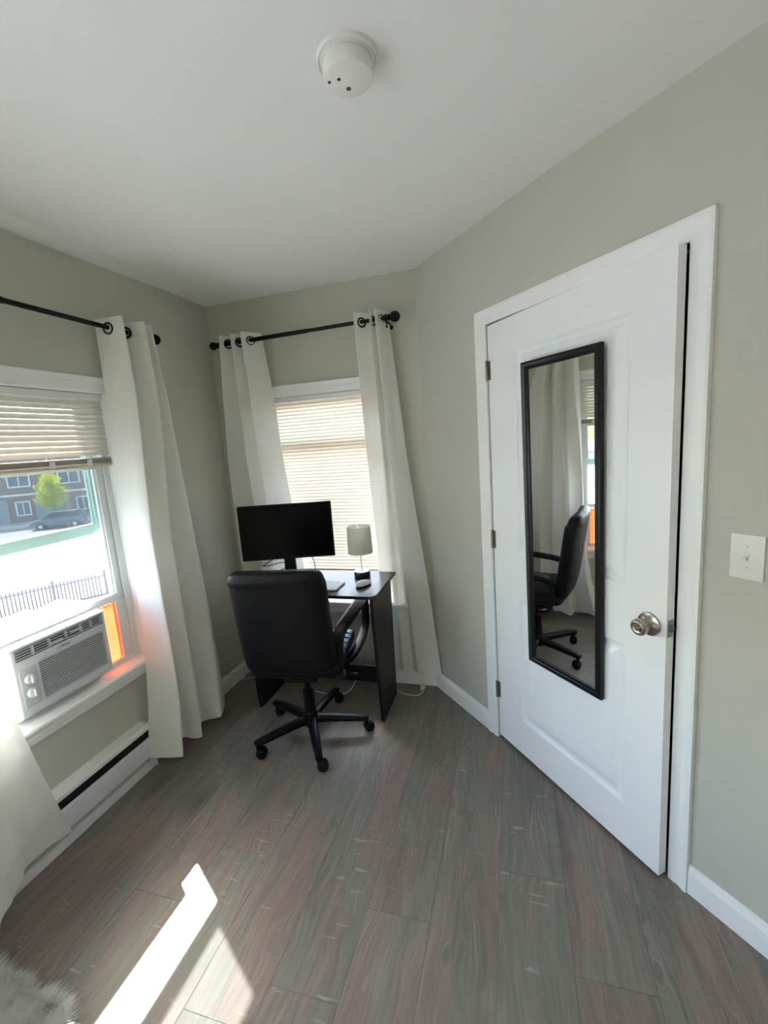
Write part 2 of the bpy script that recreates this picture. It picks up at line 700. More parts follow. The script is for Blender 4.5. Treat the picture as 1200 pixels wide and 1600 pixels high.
def grid_wall(name, x0, x1, z0, z1, holes, thick, mat, loc, rz):
    """wall panel in local XZ, front at y=0, back at y=thick, with rectangular holes (x0,x1,z0,z1)"""
    bm = BM()
    xs = sorted({x0, x1, *[h[0] for h in holes], *[h[1] for h in holes]})
    zs = sorted({z0, z1, *[h[2] for h in holes], *[h[3] for h in holes]})
    def inh(cx, cz):
        return any(h[0] < cx < h[1] and h[2] < cz < h[3] for h in holes)
    V = {}
    def v(i, j, s):
        if (i, j, s) not in V:
            V[(i, j, s)] = bm.verts.new((xs[i], thick if s else 0, zs[j]))
        return V[(i, j, s)]
    solid = {}
    nx, nz = len(xs) - 1, len(zs) - 1
    for i in range(nx):
        for j in range(nz):
            solid[i, j] = not inh((xs[i] + xs[i + 1]) / 2, (zs[j] + zs[j + 1]) / 2)
    for (i, j), s in solid.items():
        if not s:
            continue
        for k in (0, 1):
            bm.faces.new((v(i, j, k), v(i + 1, j, k), v(i + 1, j + 1, k), v(i, j + 1, k)))
        for di, dj, e in ((-1, 0, ((i, j), (i, j + 1))), (1, 0, ((i + 1, j), (i + 1, j + 1))),
                          (0, -1, ((i, j), (i + 1, j))), (0, 1, ((i, j + 1), (i + 1, j + 1)))):
            if not solid.get((i + di, j + dj), False):
                (a, b), (c, d) = e
                bm.faces.new((v(a, b, 0), v(c, d, 0), v(c, d, 1), v(a, b, 1)))
    o = link(name, bm, mat)
    o.location = loc
    o.rotation_euler = (0, 0, rz)
    o['kind'] = 'structure'
    return o

# ------------------------------------------------------------------ room shell
RL = pi / 2           # left wall frame: local x -> +y, local y (into wall) -> -x
C1 = (W, 0, 0)
RR = -ANG             # door wall frame: local x along wall, local y into the wall
SEND = 2.62           # length of the door wall
TH = .18
YB = -4.1             # rear wall
# window openings (z range shared)
Z0, Z1 = .555, 1.875
WL = (-1.785, -.862)     # left window, along y
WB = (.27, 1.12)         # back window, along x
W3 = (-3.45, -2.55)      # unseen window behind the camera, added to balance the room light
DS0, DS1, DH = .5798, 1.4467, 2.04    # door opening

grid_wall('wall_left', YB - TH, TH, -.02, H + .12, [(WL[0], WL[1], Z0 - .021, Z1), (W3[0], W3[1], Z0 - .021, Z1)], TH, M['wall'], (0, 0, 0), RL)
grid_wall('wall_back', 0, W + .02, -.02, H + .12, [(WB[0], WB[1], Z0 - .021, Z1)], TH, M['wall'], (0, 0, 0), 0)
grid_wall('wall_right', 0, SEND, -.02, H + .12, [(DS0, DS1, -.02, DH)], .12, M['wall'], C1, RR)
ex, ey = W + SEND * cos(ANG), -SEND * sin(ANG)
bm = BM(); box(bm, ex, ex + .12, YB - .12, ey + .05, -.02, H + .12)
o = link('wall_side', bm, M['wall']); o['kind'] = 'structure'
bm = BM(); box(bm, -TH, ex + .12, YB - .12, YB, -.02, H + .12)
o = link('wall_rear', bm, M['wall']); o['kind'] = 'structure'
# closet behind the door
cl = BM()
box(cl, .3, 1.75, .72, .78, -.02, 2.5)
box(cl, .3, .36, .12, .72, -.02, 2.5)
box(cl, 1.69, 1.75, .12, .72, -.02, 2.5)
box(cl, .3, 1.75, .12, .78, 2.44, 2.5)
box(cl, .3, 1.75, .12, .78, -.06, -.005)
o = link('wall_closet', cl, M['wall']); o.location = C1; o.rotation_euler = (0, 0, RR); o['kind'] = 'structure'

# ceiling: flat, with the uneven soft strip along the left wall and a slight sag by the door wall
bm = BM()
nx, ny = 64, 60
xs = [0, .03, .06, .09] + [.10 + .006 * i for i in range(17)] + [.215, .25] + [.25 + (ex + .1 - .25) * i / 24 for i in range(1, 25)]
ys = [0.1 - (0.1 - (YB - .1)) * j / ny for j in range(ny + 1)]
def ceil_z(x, y):
    k = max(0, min(1, (-y - .35) / .7))                 # strip fades near the corner
    lim = .105 + .05 * max(0, min(1, (1.5 + y)))
    t = max(0, min(1, (x - lim) / .03))
    z = H + .004 - .014 * k * (1 - t) - .003 * k * (1 - min(1, x / .1))
    dx, dy = x - W, y
    s = dx * cos(ANG) - dy * sin(ANG)
    o_ = dx * sin(ANG) + dy * cos(ANG)
    if s > 1.0:
        z -= .034 * min(1, (s - 1.0) / .8) * max(0, 1 + o_ / .5)
    return z
rows = [[bm.verts.new((x, y, ceil_z(x, y))) for x in xs] for y in ys]
for j in range(len(ys) - 1):
    for i in range(len(xs) - 1):
        bm.faces.new((rows[j][i], rows[j][i + 1], rows[j + 1][i + 1], rows[j + 1][i]))
o = link('ceiling', bm, M['ceiling'], smooth=True)
o['kind'] = 'structure'
bm = BM(); box(bm, -TH, ex + .12, YB - .12, TH, H + .12, H + .16)
o2 = link('roof_slab', bm, M['ceiling'], o)
bm = BM(); box(bm, -1.5, 2.9, TH, 1.25, H + .10, H + .18)  # unseen slab over the back window, added to keep sun off its blind
sun_blocker = link('overhang_slab', bm, M['ceiling'], o)

# floor and planks
fl = BM()
box(fl, -TH, ex + .12, YB - .12, TH, -.06, -.004)
floor = link('floor', fl, M['subfloor'])
floor['kind'] = 'structure'
PW = .2155
xj = 1.9955 - PW * 10
def clip(poly, a, b, c):
    out = []
    for i in range(len(poly)):
        p, q = poly[i], poly[(i + 1) % len(poly)]
        dp, dq = a * p[0] + b * p[1] - c, a * q[0] + b * q[1] - c
        if dp <= 0:
            out.append(p)
        if dp * dq < 0:
            t = dp / (dp - dq)
            out.append((p[0] + (q[0] - p[0]) * t, p[1] + (q[1] - p[1]) * t))
    return out
rp = random.Random(12)
known = {10: [-1.447, -.22], 9: [-1.168, .4], 7: [-1.40, -.1], 8: [-.93], 4: [-1.30, -.1]}
for c in range(0, 16):
    x0 = xj + c * PW
    start = known.get(c, [-(.15 + rp.random() * 1.1)])[0]
    while start < .3:
        start += 1.22
    y1 = start
    while y1 > YB:
        y0 = y1 - 1.22
        g = .0003
        poly = [(x0 + g, y0 + g), (x0 + PW - g, y0 + g), (x0 + PW - g, y1 - g), (x0 + g, y1 - g)]
        poly = clip(poly, 0, 1, 0.0)
        poly = clip(poly, 0, -1, -YB)
        poly = clip(poly, -1, 0, 0)
        poly = clip(poly, 1, 0, ex)
        poly = clip(poly, sin(ANG), cos(ANG), W * sin(ANG) + .10)
        y1 = y0
        if len(poly) < 3:
            continue
        area = abs(sum(poly[i][0] * poly[(i + 1) % len(poly)][1] - poly[(i + 1) % len(poly)][0] * poly[i][1] for i in range(len(poly)))) / 2
        if area < .002:
            continue
        bm = BM()
        cx = sum(p[0] for p in poly) / len(poly)
        cy = sum(p[1] for p in poly) / len(poly)
        def ins(p, d):
            v = Vector((p[0] - cx, p[1] - cy))
            sx = d if v.x > 0 else -d
            sy = d if v.y > 0 else -d
            return (p[0] - sx, p[1] - sy)
        A = [bm.verts.new((*p, -.004)) for p in poly]
        Bv = [bm.verts.new((*p, -.0006)) for p in poly]
        Cv = [bm.verts.new((*ins(p, .0006), 0)) for p in poly]
        n = len(poly)
        bm.faces.new(Cv)
        for i in range(n):
            j = (i + 1) % n
            bm.faces.new((A[i], A[j], Bv[j], Bv[i]))
            bm.faces.new((Bv[i], Bv[j], Cv[j], Cv[i]))
        link('plank', bm, M['floor'], floor)

# baseboards
BPROF = [(0, 0), (-.013, 0), (-.013, .078), (-.009, .088), (-.006, .1), (0, .103)]   # (y, z)
def baseboard(name, a, b, loc, rz):
    bm = BM()
    prism(bm, BPROF, 0, a, b)
    o = link(name, bm, M['trim'])
    o.location = loc
    o.rotation_euler = (0, 0, rz)
    o['kind'] = 'structure'
baseboard('baseboard_left', -.96, -.005, (0, 0, 0), RL)
baseboard('baseboard_left_rear', YB, -2.32, (0, 0, 0), RL)
baseboard('baseboard_back', .005, W, (0, 0, 0), 0)
baseboard('baseboard_right', .005, .514, C1, RR)
baseboard('baseboard_door', 1.512, SEND, C1, RR)

# ------------------------------------------------------------------ door
trimd = sroot('trim_1', C1, RR, 'white moulded casing around the closet door')
bm = BM()
CP = [(0, 0), (0, .010), (.004, .013), (.022, .0145), (.030, .012), (.050, .018), (.058, .020), (.064, .018), (.064, 0)]
sweep(bm, [(DS0, 0), (DS0, DH), (DS1, DH), (DS1, 0)], CP)
link('casing', bm, M['trim'], trimd, smooth=True)
bm = BM()
box(bm, DS0 - .018, DS0, -.001, .12, 0, DH + .018)
box(bm, DS1, DS1 + .018, -.001, .12, 0, DH + .018)
box(bm, DS0 - .018, DS1 + .018, -.001, .12, DH, DH + .018)
box(bm, DS0, DS0 + .010, .042, .075, 0, DH)
box(bm, DS1 - .010, DS1, .042, .075, 0, DH)
box(bm, DS0, DS1, .042, .075, DH - .010, DH)
link('jamb', bm, M['trim'], trimd)

# leaf: pivot at the hinge side, swung into the room
HX = DS0 + .004
THETA = math.asin(.050 / .857)
hp = Vector(C1) + Vector((cos(ANG), -sin(ANG), 0)) * HX
LW, LH = .857, 2.019
door = sroot('door_1', (hp.x, hp.y, .016), RR - THETA, 'white two panel door standing slightly ajar')
def panel_door():
    bm = BM()
    P1 = (.172, .715, 1.00, 1.885)
    P2 = (.172, .715, .175, .79)
    def q(x0, x1, z0, z1, y=0):
        bm.faces.new([bm.verts.new(c) for c in ((x0, y, z0), (x1, y, z0), (x1, y, z1), (x0, y, z1))])
    xs_ = [0, P1[0], P1[1], LW]
    zs_ = [0, P2[2], P2[3], P1[2], P1[3], LH]
    for i in range(3):
        for j in range(5):
            if i == 1 and j in (1, 3):
                continue
            q(xs_[i], xs_[i + 1], zs_[j], zs_[j + 1])
    for (a, b, c, d) in (P1, P2):
        loops = []
        for ins_, y in ((0, 0), (.006, .003), (.012, .0085), (.026, .0095), (.030, .0085), (.052, .0015), (.060, .001)):
            loops.append([bm.verts.new(v) for v in ((a + ins_, y, c + ins_), (b - ins_, y, c + ins_), (b - ins_, y, d - ins_), (a + ins_, y, d - ins_))])
        for l1, l2 in zip(loops, loops[1:]):
            for i in range(4):
                j = (i + 1) % 4
                bm.faces.new((l1[i], l1[j], l2[j], l2[i]))
        bm.faces.new(loops[-1])
    T = .035
    q(0, LW, 0, LH, T)
    for a, b in (((0, 0), (LW, 0)), ((LW, 0), (LW, LH)), ((LW, LH), (0, LH)), ((0, LH), (0, 0))):
        bm.faces.new([bm.verts.new(c) for c in ((a[0], 0, a[1]), (b[0], 0, b[1]), (b[0], T, b[1]), (a[0], T, a[1]))])
    bmesh.ops.remove_doubles(bm, verts=bm.verts, dist=1e-5)
    return bm
link('door_leaf', panel_door(), M['door'], door)
for z in (.255, 1.04, 1.825):
    bm = BM()
    cyl(bm, (-.002, -.008, z - .042), (-.002, -.008, z + .042), .0062, n=12)
    for k in (-1, 1):
        lathe(bm, [(0, .0475 * k), (.004, .0455 * k), (.0055, .043 * k)], (-.002, -.008, z), n=12)
    box(bm, -.004, .016, -.003, -.0005, z - .042, z + .042)
    h = link('hinge', bm, M['nickel2'], door, smooth=True)
KX, KZ = .801, .900
bm = BM()
prof = [(.001, .0), (.038, .0), (.0395, .002), (.037, .006), (.026, .010), (.018, .016), (.014, .022), (.014, .028), (.017, .031), (.0225, .034),
        (.0270, .041), (.0278, .049), (.0262, .055), (.0240, .0565), (.0235, .0575), (.021, .0605), (.019, .061), (.017, .0585), (.014, .057), (.0, .057)]
lathe(bm, prof, (KX, 0, KZ), (0, -1, 0), 40)
knob = link('door_knob', bm, M['nickel'], door, smooth=True)
bm = BM()
cyl(bm, (KX, -.057, KZ), (KX, -.059, KZ), .0105, n=24)
box(bm, KX - .008, KX + .008, -.0650, -.0585, KZ - .002, KZ + .002, .0008)
link('lock_button', bm, M['nickel'], knob, smooth=True)
bm = BM()
box(bm, LW, LW + .0012, .005, .030, KZ - .028, KZ + .028, .0)
lp = link('latch_plate', bm, M['nickel2'], door)
bm = BM()
prism(bm, [(LW + .001, .011), (LW + .010, .024), (LW + .001, .024)], 2, KZ - .010, KZ + .010)
link('latch_bolt', bm, M['printgrey'], lp)

# mirror hung on the door
bm = BM()
MX0, MX1, MZ0, MZ1 = -.184, .184, -.635, .635
mc = hp + Vector((cos(RR - THETA), sin(RR - THETA), 0)) * .450 + Vector((sin(RR - THETA), -cos(RR - THETA), 0)) * .0125
mr = thing('door_mirror', 'tall narrow black framed mirror hanging on the white door', 'mirror', (mc.x, mc.y, 1.193), RR - THETA + radians(2.0))
mr.rotation_euler = (radians(.62), 0, RR - THETA + radians(2.0))
mprof = [(0, .006), (0, .014), (.004, .017), (.010, .017), (.014, .021), (.022, .024), (.028, .022), (.030, .018), (.030, .004), (.004, .004)]
sweep(bm, [(MX0 + .03, MZ0 + .03), (MX0 + .03, MZ1 - .03), (MX1 - .03, MZ1 - .03), (MX1 - .03, MZ0 + .03)], mprof, closed=True)
link('mirror_frame', bm, M['frame'], mr, smooth=True)
bm = BM()
box(bm, MX0 + .024, MX1 - .024, -.010, -.006, MZ0 + .024, MZ1 - .024)
link('mirror_glass', bm, M['mirror'], mr)

# light switch
sw = thing('light_switch', 'ivory toggle light switch plate on the wall right of the door', 'switch', (C1[0] + 1.6195 * cos(ANG), -1.6195 * sin(ANG), 1.18), RR)
bm = BM()
box(bm, -.0400, .0400, -.006, 0, -.0625, .0625, .003, 2)
link('plate', bm, M['plate'], sw, smooth=True)
bm = BM()
box(bm, -.006, .006, -.0075, -.0055, -.0125, .0125, .0008)
tg = link('toggle_surround', bm, M['plate'], sw)
bm = BM()
prism(bm, [(-.006, -.010), (-.019, -.006), (-.0185, -.001), (-.006, .004)], 0, -.004, .004)
link('toggle', bm, M['plate'], sw)
for z in (-.030, .030):
    bm = BM()
    lathe(bm, [(0, .0075), (.0025, .0072), (.0035, .006)], (0, 0, z), (0, -1, 0), 12)
    box(bm, -.0028, .0028, -.0079, -.0074, z - .0004, z + .0004)
    link('screw', bm, M['plate'], sw, smooth=True)

# ------------------------------------------------------------------ windows
def window(name, x0, x1, loc, rz, low_z, low_top, up_bot, label, up_glass='glass_hazy', stool_l=None, stool_r=None, meet=True):
    w = sroot(name, loc, rz, label)
    # casing (three sides)
    bm = BM()
    cp = [(0, 0), (0, .010), (.006, .014), (.030, .015), (.040, .013), (.052, .020), (.066, .022), (.070, .018), (.070, 0)]
    sweep(bm, [(x0, Z0), (x0, Z1), (x1, Z1), (x1, Z0)], cp)
    link('window_casing', bm, M['trim'], w, smooth=True)
    # stool and stepped apron
    bm = BM()
    a, b = (stool_l or x0 - .09), (stool_r or x1 + .09)
    prism(bm, [(.15, Z0 - .022), (.15, Z0), (-.045, Z0), (-.052, Z0 - .006), (-.052, Z0 - .016), (-.046, Z0 - .022)], 0, x0, x1)
    prism(bm, [(0, Z0 - .022), (0, Z0), (-.045, Z0), (-.052, Z0 - .006), (-.052, Z0 - .016), (-.046, Z0 - .022)], 0, a, x0)
    prism(bm, [(0, Z0 - .022), (0, Z0), (-.045, Z0), (-.052, Z0 - .006), (-.052, Z0 - .016), (-.046, Z0 - .022)], 0, x1, b)
    link('window_sill', bm, M['trim'], w)
    bm = BM()
    prism(bm, [(0, Z0 - .022), (-.034, Z0 - .022), (-.034, Z0 - .034), (-.026, Z0 - .040), (-.026, Z0 - .056), (-.018, Z0 - .062),
               (-.018, Z0 - .078), (-.010, Z0 - .088), (0, Z0 - .088)], 0, a + .015, b - .015)
    link('window_apron', bm, M['trim'], w)
    # reveal boards
    bm = BM()
    box(bm, x0 - .012, x0 + .001, 0, .17, Z0, Z1)
    box(bm, x1 - .001, x1 + .012, 0, .17, Z0, Z1)
    box(bm, x0, x1, 0, .17, Z1 - .001, Z1 + .012)
    link('window_jamb', bm, M['trim'], w)
    # vinyl frame with tracks
    F = .033
    bm = BM()
    for s, xx in ((1, x0), (-1, x1)):
        for (d0, d1, ww) in ((.040, .046, F), (.046, .082, F * .62), (.082, .090, F), (.090, .126, F * .62), (.126, .140, F)):
            xa, xb = sorted((xx, xx + s * ww))
            box(bm, xa, xb, d0, d1, Z0, Z1)
    box(bm, x0, x1, .04, .14, Z1 - F, Z1)
    box(bm, x0, x1, .045, .14, Z0, Z0 + .016)
    link('window_frame', bm, M['vinyl'], w)
    xa, xb = x0 + F * .72, x1 - F * .72
    def sash(nm, y0, y1, zb, zt, rb, rt, st, gm, fm):
        bm = BM()
        box(bm, xa, xa + st, y0, y1, zb, zt, .002)
        box(bm, xb - st, xb, y0, y1, zb, zt, .002)
        box(bm, xa + st, xb - st, y0, y1, zb, zb + rb, .002)
        box(bm, xa + st, xb - st, y0, y1, zt - rt, zt, .002)
        # glazing bead
        box(bm, xa + st, xa + st + .008, y0 + .010, y1 - .006, zb + rb, zt - rt)
        box(bm, xb - st - .008, xb - st, y0 + .010, y1 - .006, zb + rb, zt - rt)
        f = link(nm, bm, fm, w)
        bm = BM()
        ym = (y0 + y1) / 2
        box(bm, xa + st - .002, xb - st + .002, ym - .002, ym + .002, zb + rb - .002, zt - rt + .002)
        link('pane', bm, gm, f)
    sash('lower_sash', .050, .078, low_z, low_top, .038, .035, .044, M['glass'], M['vinyl'])
    sash('upper_sash', .094, .122, up_bot, Z1 - .01, .050, .04, .048, M[up_glass], M['teal'] if up_glass == 'glass_hazy' else M['vinyl'])
    return w

window('window_1', WL[0], WL[1], (0, 0, 0), RL, .872, 1.56, 1.216, 'left double hung window held open over the air conditioner')
window('window_2', WB[0], WB[1], (0, 0, 0), 0, Z0 + .016, 1.60, 1.56, 'closed double hung window behind the desk', up_glass='glass')

window('window_3_added', W3[0], W3[1], (0, 0, 0), RL, Z0 + .016, 1.24, 1.20, 'double hung window added out of view on the left wall for light', up_glass='glass')

def blind(name, label, x0, x1, loc, rz, ztop, zbot, pitch, depth, stack, tilt, cords, stackh=0.0):
    w = thing(name, label, 'blind', loc, rz)
    bm = BM()
    box(bm, x0, x1, depth - .014, depth + .014, ztop, ztop + .030, .003)
    link('headrail', bm, M['vinyl'], w)
    # one slat mesh, shared
    def slat_mesh(t, L):
        bm = BM()
        k = 5
        hw = .0125
        top, bot = [], []
        for i in range(k + 1):
            u = -hw + 2 * hw * i / k
            crown = .0022 * (1 - (u / hw) ** 2)
            yy = u * cos(t) - crown * sin(t)
            zz = u * sin(t) + crown * cos(t)
            top.append((yy, zz + .0003))
            bot.append((yy, zz - .0003))
        prism(bm, top + bot[::-1], 0, 0, L)
        bmesh.ops.recalc_face_normals(bm, faces=bm.faces)
        me = bpy.data.meshes.new('slat')
        bm.to_mesh(me)
        bm.free()
        me.materials.append(M['blind'])
        return me
    me = slat_mesh(tilt, x1 - x0 - .006)
    z = ztop - .012
    while z > zbot + stackh + pitch * .6:
        s = bpy.data.objects.new('slat', me)
        COL.objects.link(s)
        s.parent = w
        s.location = (x0 + .003, depth, z)
        z -= pitch
    if stack:
        me2 = slat_mesh(radians(4), x1 - x0 - .006)
        zz = zbot + .018
        for i in range(stack):
            s = bpy.data.objects.new('slat', me2)
            COL.objects.link(s)
            s.parent = w
            s.location = (x0 + .003 + .001 * (i % 3), depth + .001 * ((i * 7) % 3), zz)
            zz += (stackh - .014) / stack
    bm = BM()
    box(bm, x0, x1, depth - .013, depth + .013, zbot, zbot + .015, .003)
    link('bottom_rail', bm, M['blindrail'], w)
    for c in cords:
        bm = BM()
        for dy in (-.0135, .0135):
            cyl(bm, (c, depth + dy, zbot + .005), (c, depth + dy, ztop), .0007, n=5)
        link('ladder_cord', bm, M['vinyl'], w)
    return w
bl1 = blind('window_blind', 'half raised white blind over the air conditioner window', WL[0] + .004, WL[1] - .002, (0, 0, 0), RL,
      1.842, 1.536, .0228, .024, 12, radians(60), [-1.45, -1.16, -.985], .040)
for c in (-1.16, -.985, -1.45):
    bm = BM()
    box(bm, c - .012, c + .012, .0085, .0115, 1.545, 1.572, .001)
    link('cord_clip', bm, M['vinyl'], bl1)
bl2 = blind('window_blind', 'fully lowered white blind in the window behind the desk', WB[0] + .004, WB[1] - .004, (0, 0, 0), 0,
      1.842, .745, .0210, .024, 0, radians(59), [.42, .95], 0)


# ------------------------------------------------------------------ curtain rods and curtains
def rod(label, p0, p1, ball0, ball1, brackets, wall_dir):
    t = thing('curtain_rod', label, 'curtain rod', p0)
    p0, p1 = Vector(p0), Vector(p1)
    d = (p1 - p0)
    L = d.length
    u = d.normalized()
    bm = BM()
    cyl(bm, (0, 0, 0), d * .55, .0125, n=20)
    cyl(bm, d * .54, d, .0105, n=20)
    link('pole', bm, M['black_metal'], t, smooth=True)
    for (b, pos, s) in ((ball0, Vector((0, 0, 0)), -1), (ball1, d, 1)):
        if not b:
            continue
        bm = BM()
        lathe(bm, [(0, -.03), (.015, -.03), (.015, -.018), (.010, -.014), (.010, -.004), (.017, 0), (.017, .005), (.011, .009),
                   *[(b * sin(pi * (i + 2) / 12), .009 + b * .95 - b * cos(pi * (i + 2) / 12) * 1.0) for i in range(0, 11)]], pos, u * s, 24)
        link('finial', bm, M['black_metal'], t, smooth=True)
    for k in brackets:
        c = u * k
        bm = BM()
        wd = Vector(wall_dir)
        wl = wd.length
        cyl(bm, c + Vector((0, 0, -.020)), c + wd * .985 + Vector((0, 0, -.020)), .005, n=10)
        cyl(bm, c + wd * .955 + Vector((0, 0, -.03)), c + wd * .985 + Vector((0, 0, -.03)), .012, n=20)
        torus(bm, c, u, .0165, .0045, 20, 8)
        cyl(bm, c + Vector((0, 0, -.018)), c + Vector((0, 0, -.045)), .0035, n=8)
        lathe(bm, [(0, -.052), (.006, -.050), (.006, -.043), (0, -.041)], c, n=12)
        link('bracket', bm, M['black_metal'], t, smooth=True)
    return t
rod('black curtain rod over the window with the air conditioner', (.10, -2.16, 2.160), (.10, -.622, 2.160), .026, .026, [.05, 1.555], (-.10, 0, 0))
rod('black curtain rod over the desk window', (.125, -.10, 2.213), (1.222, -.10, 2.224), .024, .029, [.02, 1.085], (0, .10, 0))

def catmull(pts, n):
    P = [Vector(p) for p in pts]
    segs = len(P) - 1
    out = []
    for i in range(n + 1):
        f = i / n * segs
        k = min(int(f), segs - 1)
        t = f - k
        a = P[max(k - 1, 0)]; b = P[k]; c = P[k + 1]; d = P[min(k + 2, segs)]
        # tension: mostly straight between fold points
        cr = .5 * ((2 * b) + (c - a) * t + (2 * a - 5 * b + 4 * c - d) * t * t + (3 * b - a - 3 * c + d) * t ** 3)
        out.append(cr * .55 + (b + (c - b) * t) * .45)
    return out

def curtain(label, top, bot, ztop, zbot, mids=None, rings=(), ringn=None, rodz=2.16, seed=1, ease=1.3, wav=.006, hemz=None):
    """top / bot: plan fold points (x,y), same count. mids: list of (z, points)"""
    t = thing('curtain', label, 'curtain', (top[0][0], top[0][1], zbot))
    org = Vector((top[0][0], top[0][1], zbot))
    N, R_ = 14 * (len(top) - 1), 64
    levels = [(ztop, catmull(top, N))]
    for z, pts in (mids or []):
        levels.append((z, catmull(pts, N)))
    levels.append((zbot, catmull(bot, N)))
    rnd = random.Random(seed)
    ph = [rnd.random() * 6.28 for _ in range(6)]
    bm = BM()
    rows = []
    for r in range(R_ + 1):
        z = ztop + (zbot - ztop) * r / R_
        k = 0
        while k < len(levels) - 2 and z < levels[k + 1][0]:
            k += 1
        za, A = levels[k]
        zb, Bp = levels[k + 1]
        f = (za - z) / (za - zb)
        if len(levels) == 2:
            f = f ** ease
        row = []
        drop = (ztop - z) / (ztop - zbot)
        for i in range(N + 1):
            p = A[i] * (1 - f) + Bp[i] * f
            # wrinkles
            a_ = wav * drop
            wx = a_ * (sin(i * .31 + 3.1 * z + ph[0]) * .6 + sin(i * .83 - 5.3 * z + ph[1]) * .35 + sin(9 * z + ph[2] + i * .1) * .2)
            wy = a_ * (sin(i * .37 + 2.3 * z + ph[3]) * .6 + sin(i * .71 + 4.7 * z + ph[4]) * .35)
            zz = z
            if hemz and r > R_ * .8:
                zz += hemz(i / N) * ((r / R_ - .8) / .2) ** 2
            row.append(bm.verts.new((p.x + wx - org.x, p.y + wy - org.y, zz - org.z)))
        rows.append(row)
    for r in range(R_):
        for i in range(N):
            bm.faces.new((rows[r][i], rows[r][i + 1], rows[r + 1][i + 1], rows[r + 1][i]))
    for nm, rr_i, th_ in (('header_seam', max(1, int(R_ * .075 / (ztop - zbot) + .5)), .0016), ('hem_seam', R_ - max(2, int(R_ * .10 / (ztop - zbot) + .5)), .0018)):
        sb = BM()
        tube(sb, [v.co.copy() for v in rows[rr_i]], th_, 5)
        link(nm, sb, M['curtain'], t, smooth=True)
    cl_ = link('cloth', bm, M['curtain'], t, smooth=False)
    cl_.data.polygons.foreach_set('use_smooth', [True] * len(cl_.data.polygons))
    for (rx, ry, nx_, ny_) in rings:
        bm = BM()
        c = Vector((rx, ry, rodz - .004)) - org
        torus(bm, c, (nx_, ny_, 0), .0235, .0046, 28, 8)
        link('grommet', bm, M['black_metal'], t, smooth=True)
    return t

# left wall, right panel (x is distance from wall, y along wall)
curtain('off white curtain panel at the right side of the air conditioner window',
        [(.032, -.875), (.182, -.862), (.048, -.790), (.190, -.742), (.050, -.715), (.176, -.688), (.05, -.640)],
        [(.052, -1.000), (.238, -.972), (.115, -.835), (.205, -.795), (.125, -.685), (.225, -.635), (.11, -.455)],
        2.203, .062,
        mids=[(1.85, [(.040, -.888), (.182, -.848), (.050, -.780), (.185, -.715), (.055, -.680), (.160, -.630), (.06, -.530)]),
              (1.20, [(.046, -.898), (.186, -.890), (.065, -.790), (.185, -.765), (.070, -.680), (.165, -.600), (.07, -.475)]),
              (.70, [(.050, -.905), (.195, -.890), (.085, -.800), (.190, -.772), (.090, -.665), (.175, -.575), (.08, -.450)]),
              (.33, [(.050, -.947), (.215, -.915), (.095, -.810), (.195, -.775), (.10, -.670), (.190, -.575), (.09, -.448)])],
        rings=[(.100, -.871, .014, -.15), (.100, -.775, .05, -.14), (.100, -.706, .03, -.14)], rodz=2.160, seed=3, wav=.004,
        hemz=lambda u: .012 * sin(u * 9))
# left wall, left panel (mostly outside the frame)
curtain('off white curtain panel at the left edge of the picture beside the air conditioner',
        [(.052, -2.08), (.152, -1.99), (.048, -1.98), (.150, -1.90), (.046, -1.90), (.150, -1.82), (.055, -1.80)],
        [(.10, -2.15), (.22, -2.02), (.12, -1.92), (.21, -1.82), (.178, -1.728), (.10, -1.60), (.074, -1.425)],
        2.212, .06,
        mids=[(1.1, [(.08, -2.10), (.18, -2.0), (.09, -1.94), (.19, -1.86), (.10, -1.80), (.18, -1.70), (.110, -1.63)]),
              (.60, [(.09, -2.12), (.20, -2.0), (.10, -1.93), (.20, -1.84), (.12, -1.74), (.155, -1.62), (.110, -1.545)])],
        rings=[(.10, -2.035, .16, -.1), (.10, -1.94, .16, -.1), (.10, -1.86, .16, -.1)], rodz=2.160, seed=8,
        hemz=lambda u: .05 * max(0, sin((u - .55) * 7)) if u > .55 else 0)
# back wall, left panel
curtain('off white curtain panel in the corner left of the desk window',
        [(.163, -.132), (.250, -.055), (.243, -.138), (.322, -.055), (.318, -.145), (.402, -.045)],
        [(.075, -.046), (.20, -.026), (.225, -.046), (.34, -.024), (.37, -.046), (.555, -.030)],
        2.262, .11,
        mids=[(1.9, [(.130, -.120), (.245, -.05), (.243, -.125), (.33, -.05), (.325, -.130), (.440, -.045)]),
              (1.5, [(.095, -.100), (.235, -.05), (.240, -.110), (.33, -.045), (.325, -.110), (.462, -.045)]),
              (.90, [(.055, -.046), (.21, -.028), (.228, -.046), (.335, -.026), (.34, -.046), (.515, -.034)])],
        rings=[(.202, -.10, -.10, .085), (.280, -.10, -.10, .08), (.357, -.10, -.10, .085)], rodz=2.216, seed=5, wav=.003)
# back wall, right panel
curtain('off white curtain panel right of the desk window beside the door wall',
        [(1.032, -.138), (1.110, -.060), (1.122, -.140), (1.142, -.060), (1.156, -.145), (1.207, -.050)],
        [(1.050, -.040), (1.12, -.025), (1.165, -.060), (1.220, -.03), (1.255, -.070), (1.405, -.060)],
        2.270, .112,
        mids=[(1.5, [(1.038, -.105), (1.115, -.04), (1.140, -.110), (1.168, -.045), (1.180, -.120), (1.265, -.055)]),
              (.9, [(1.040, -.040), (1.12, -.026), (1.150, -.047), (1.195, -.030), (1.212, -.080), (1.325, -.055)])],
        rings=[(1.066, -.10, -.08, .08), (1.132, -.10, -.08, .04), (1.180, -.10, -.09, .05)], rodz=2.223, seed=11, wav=.004)

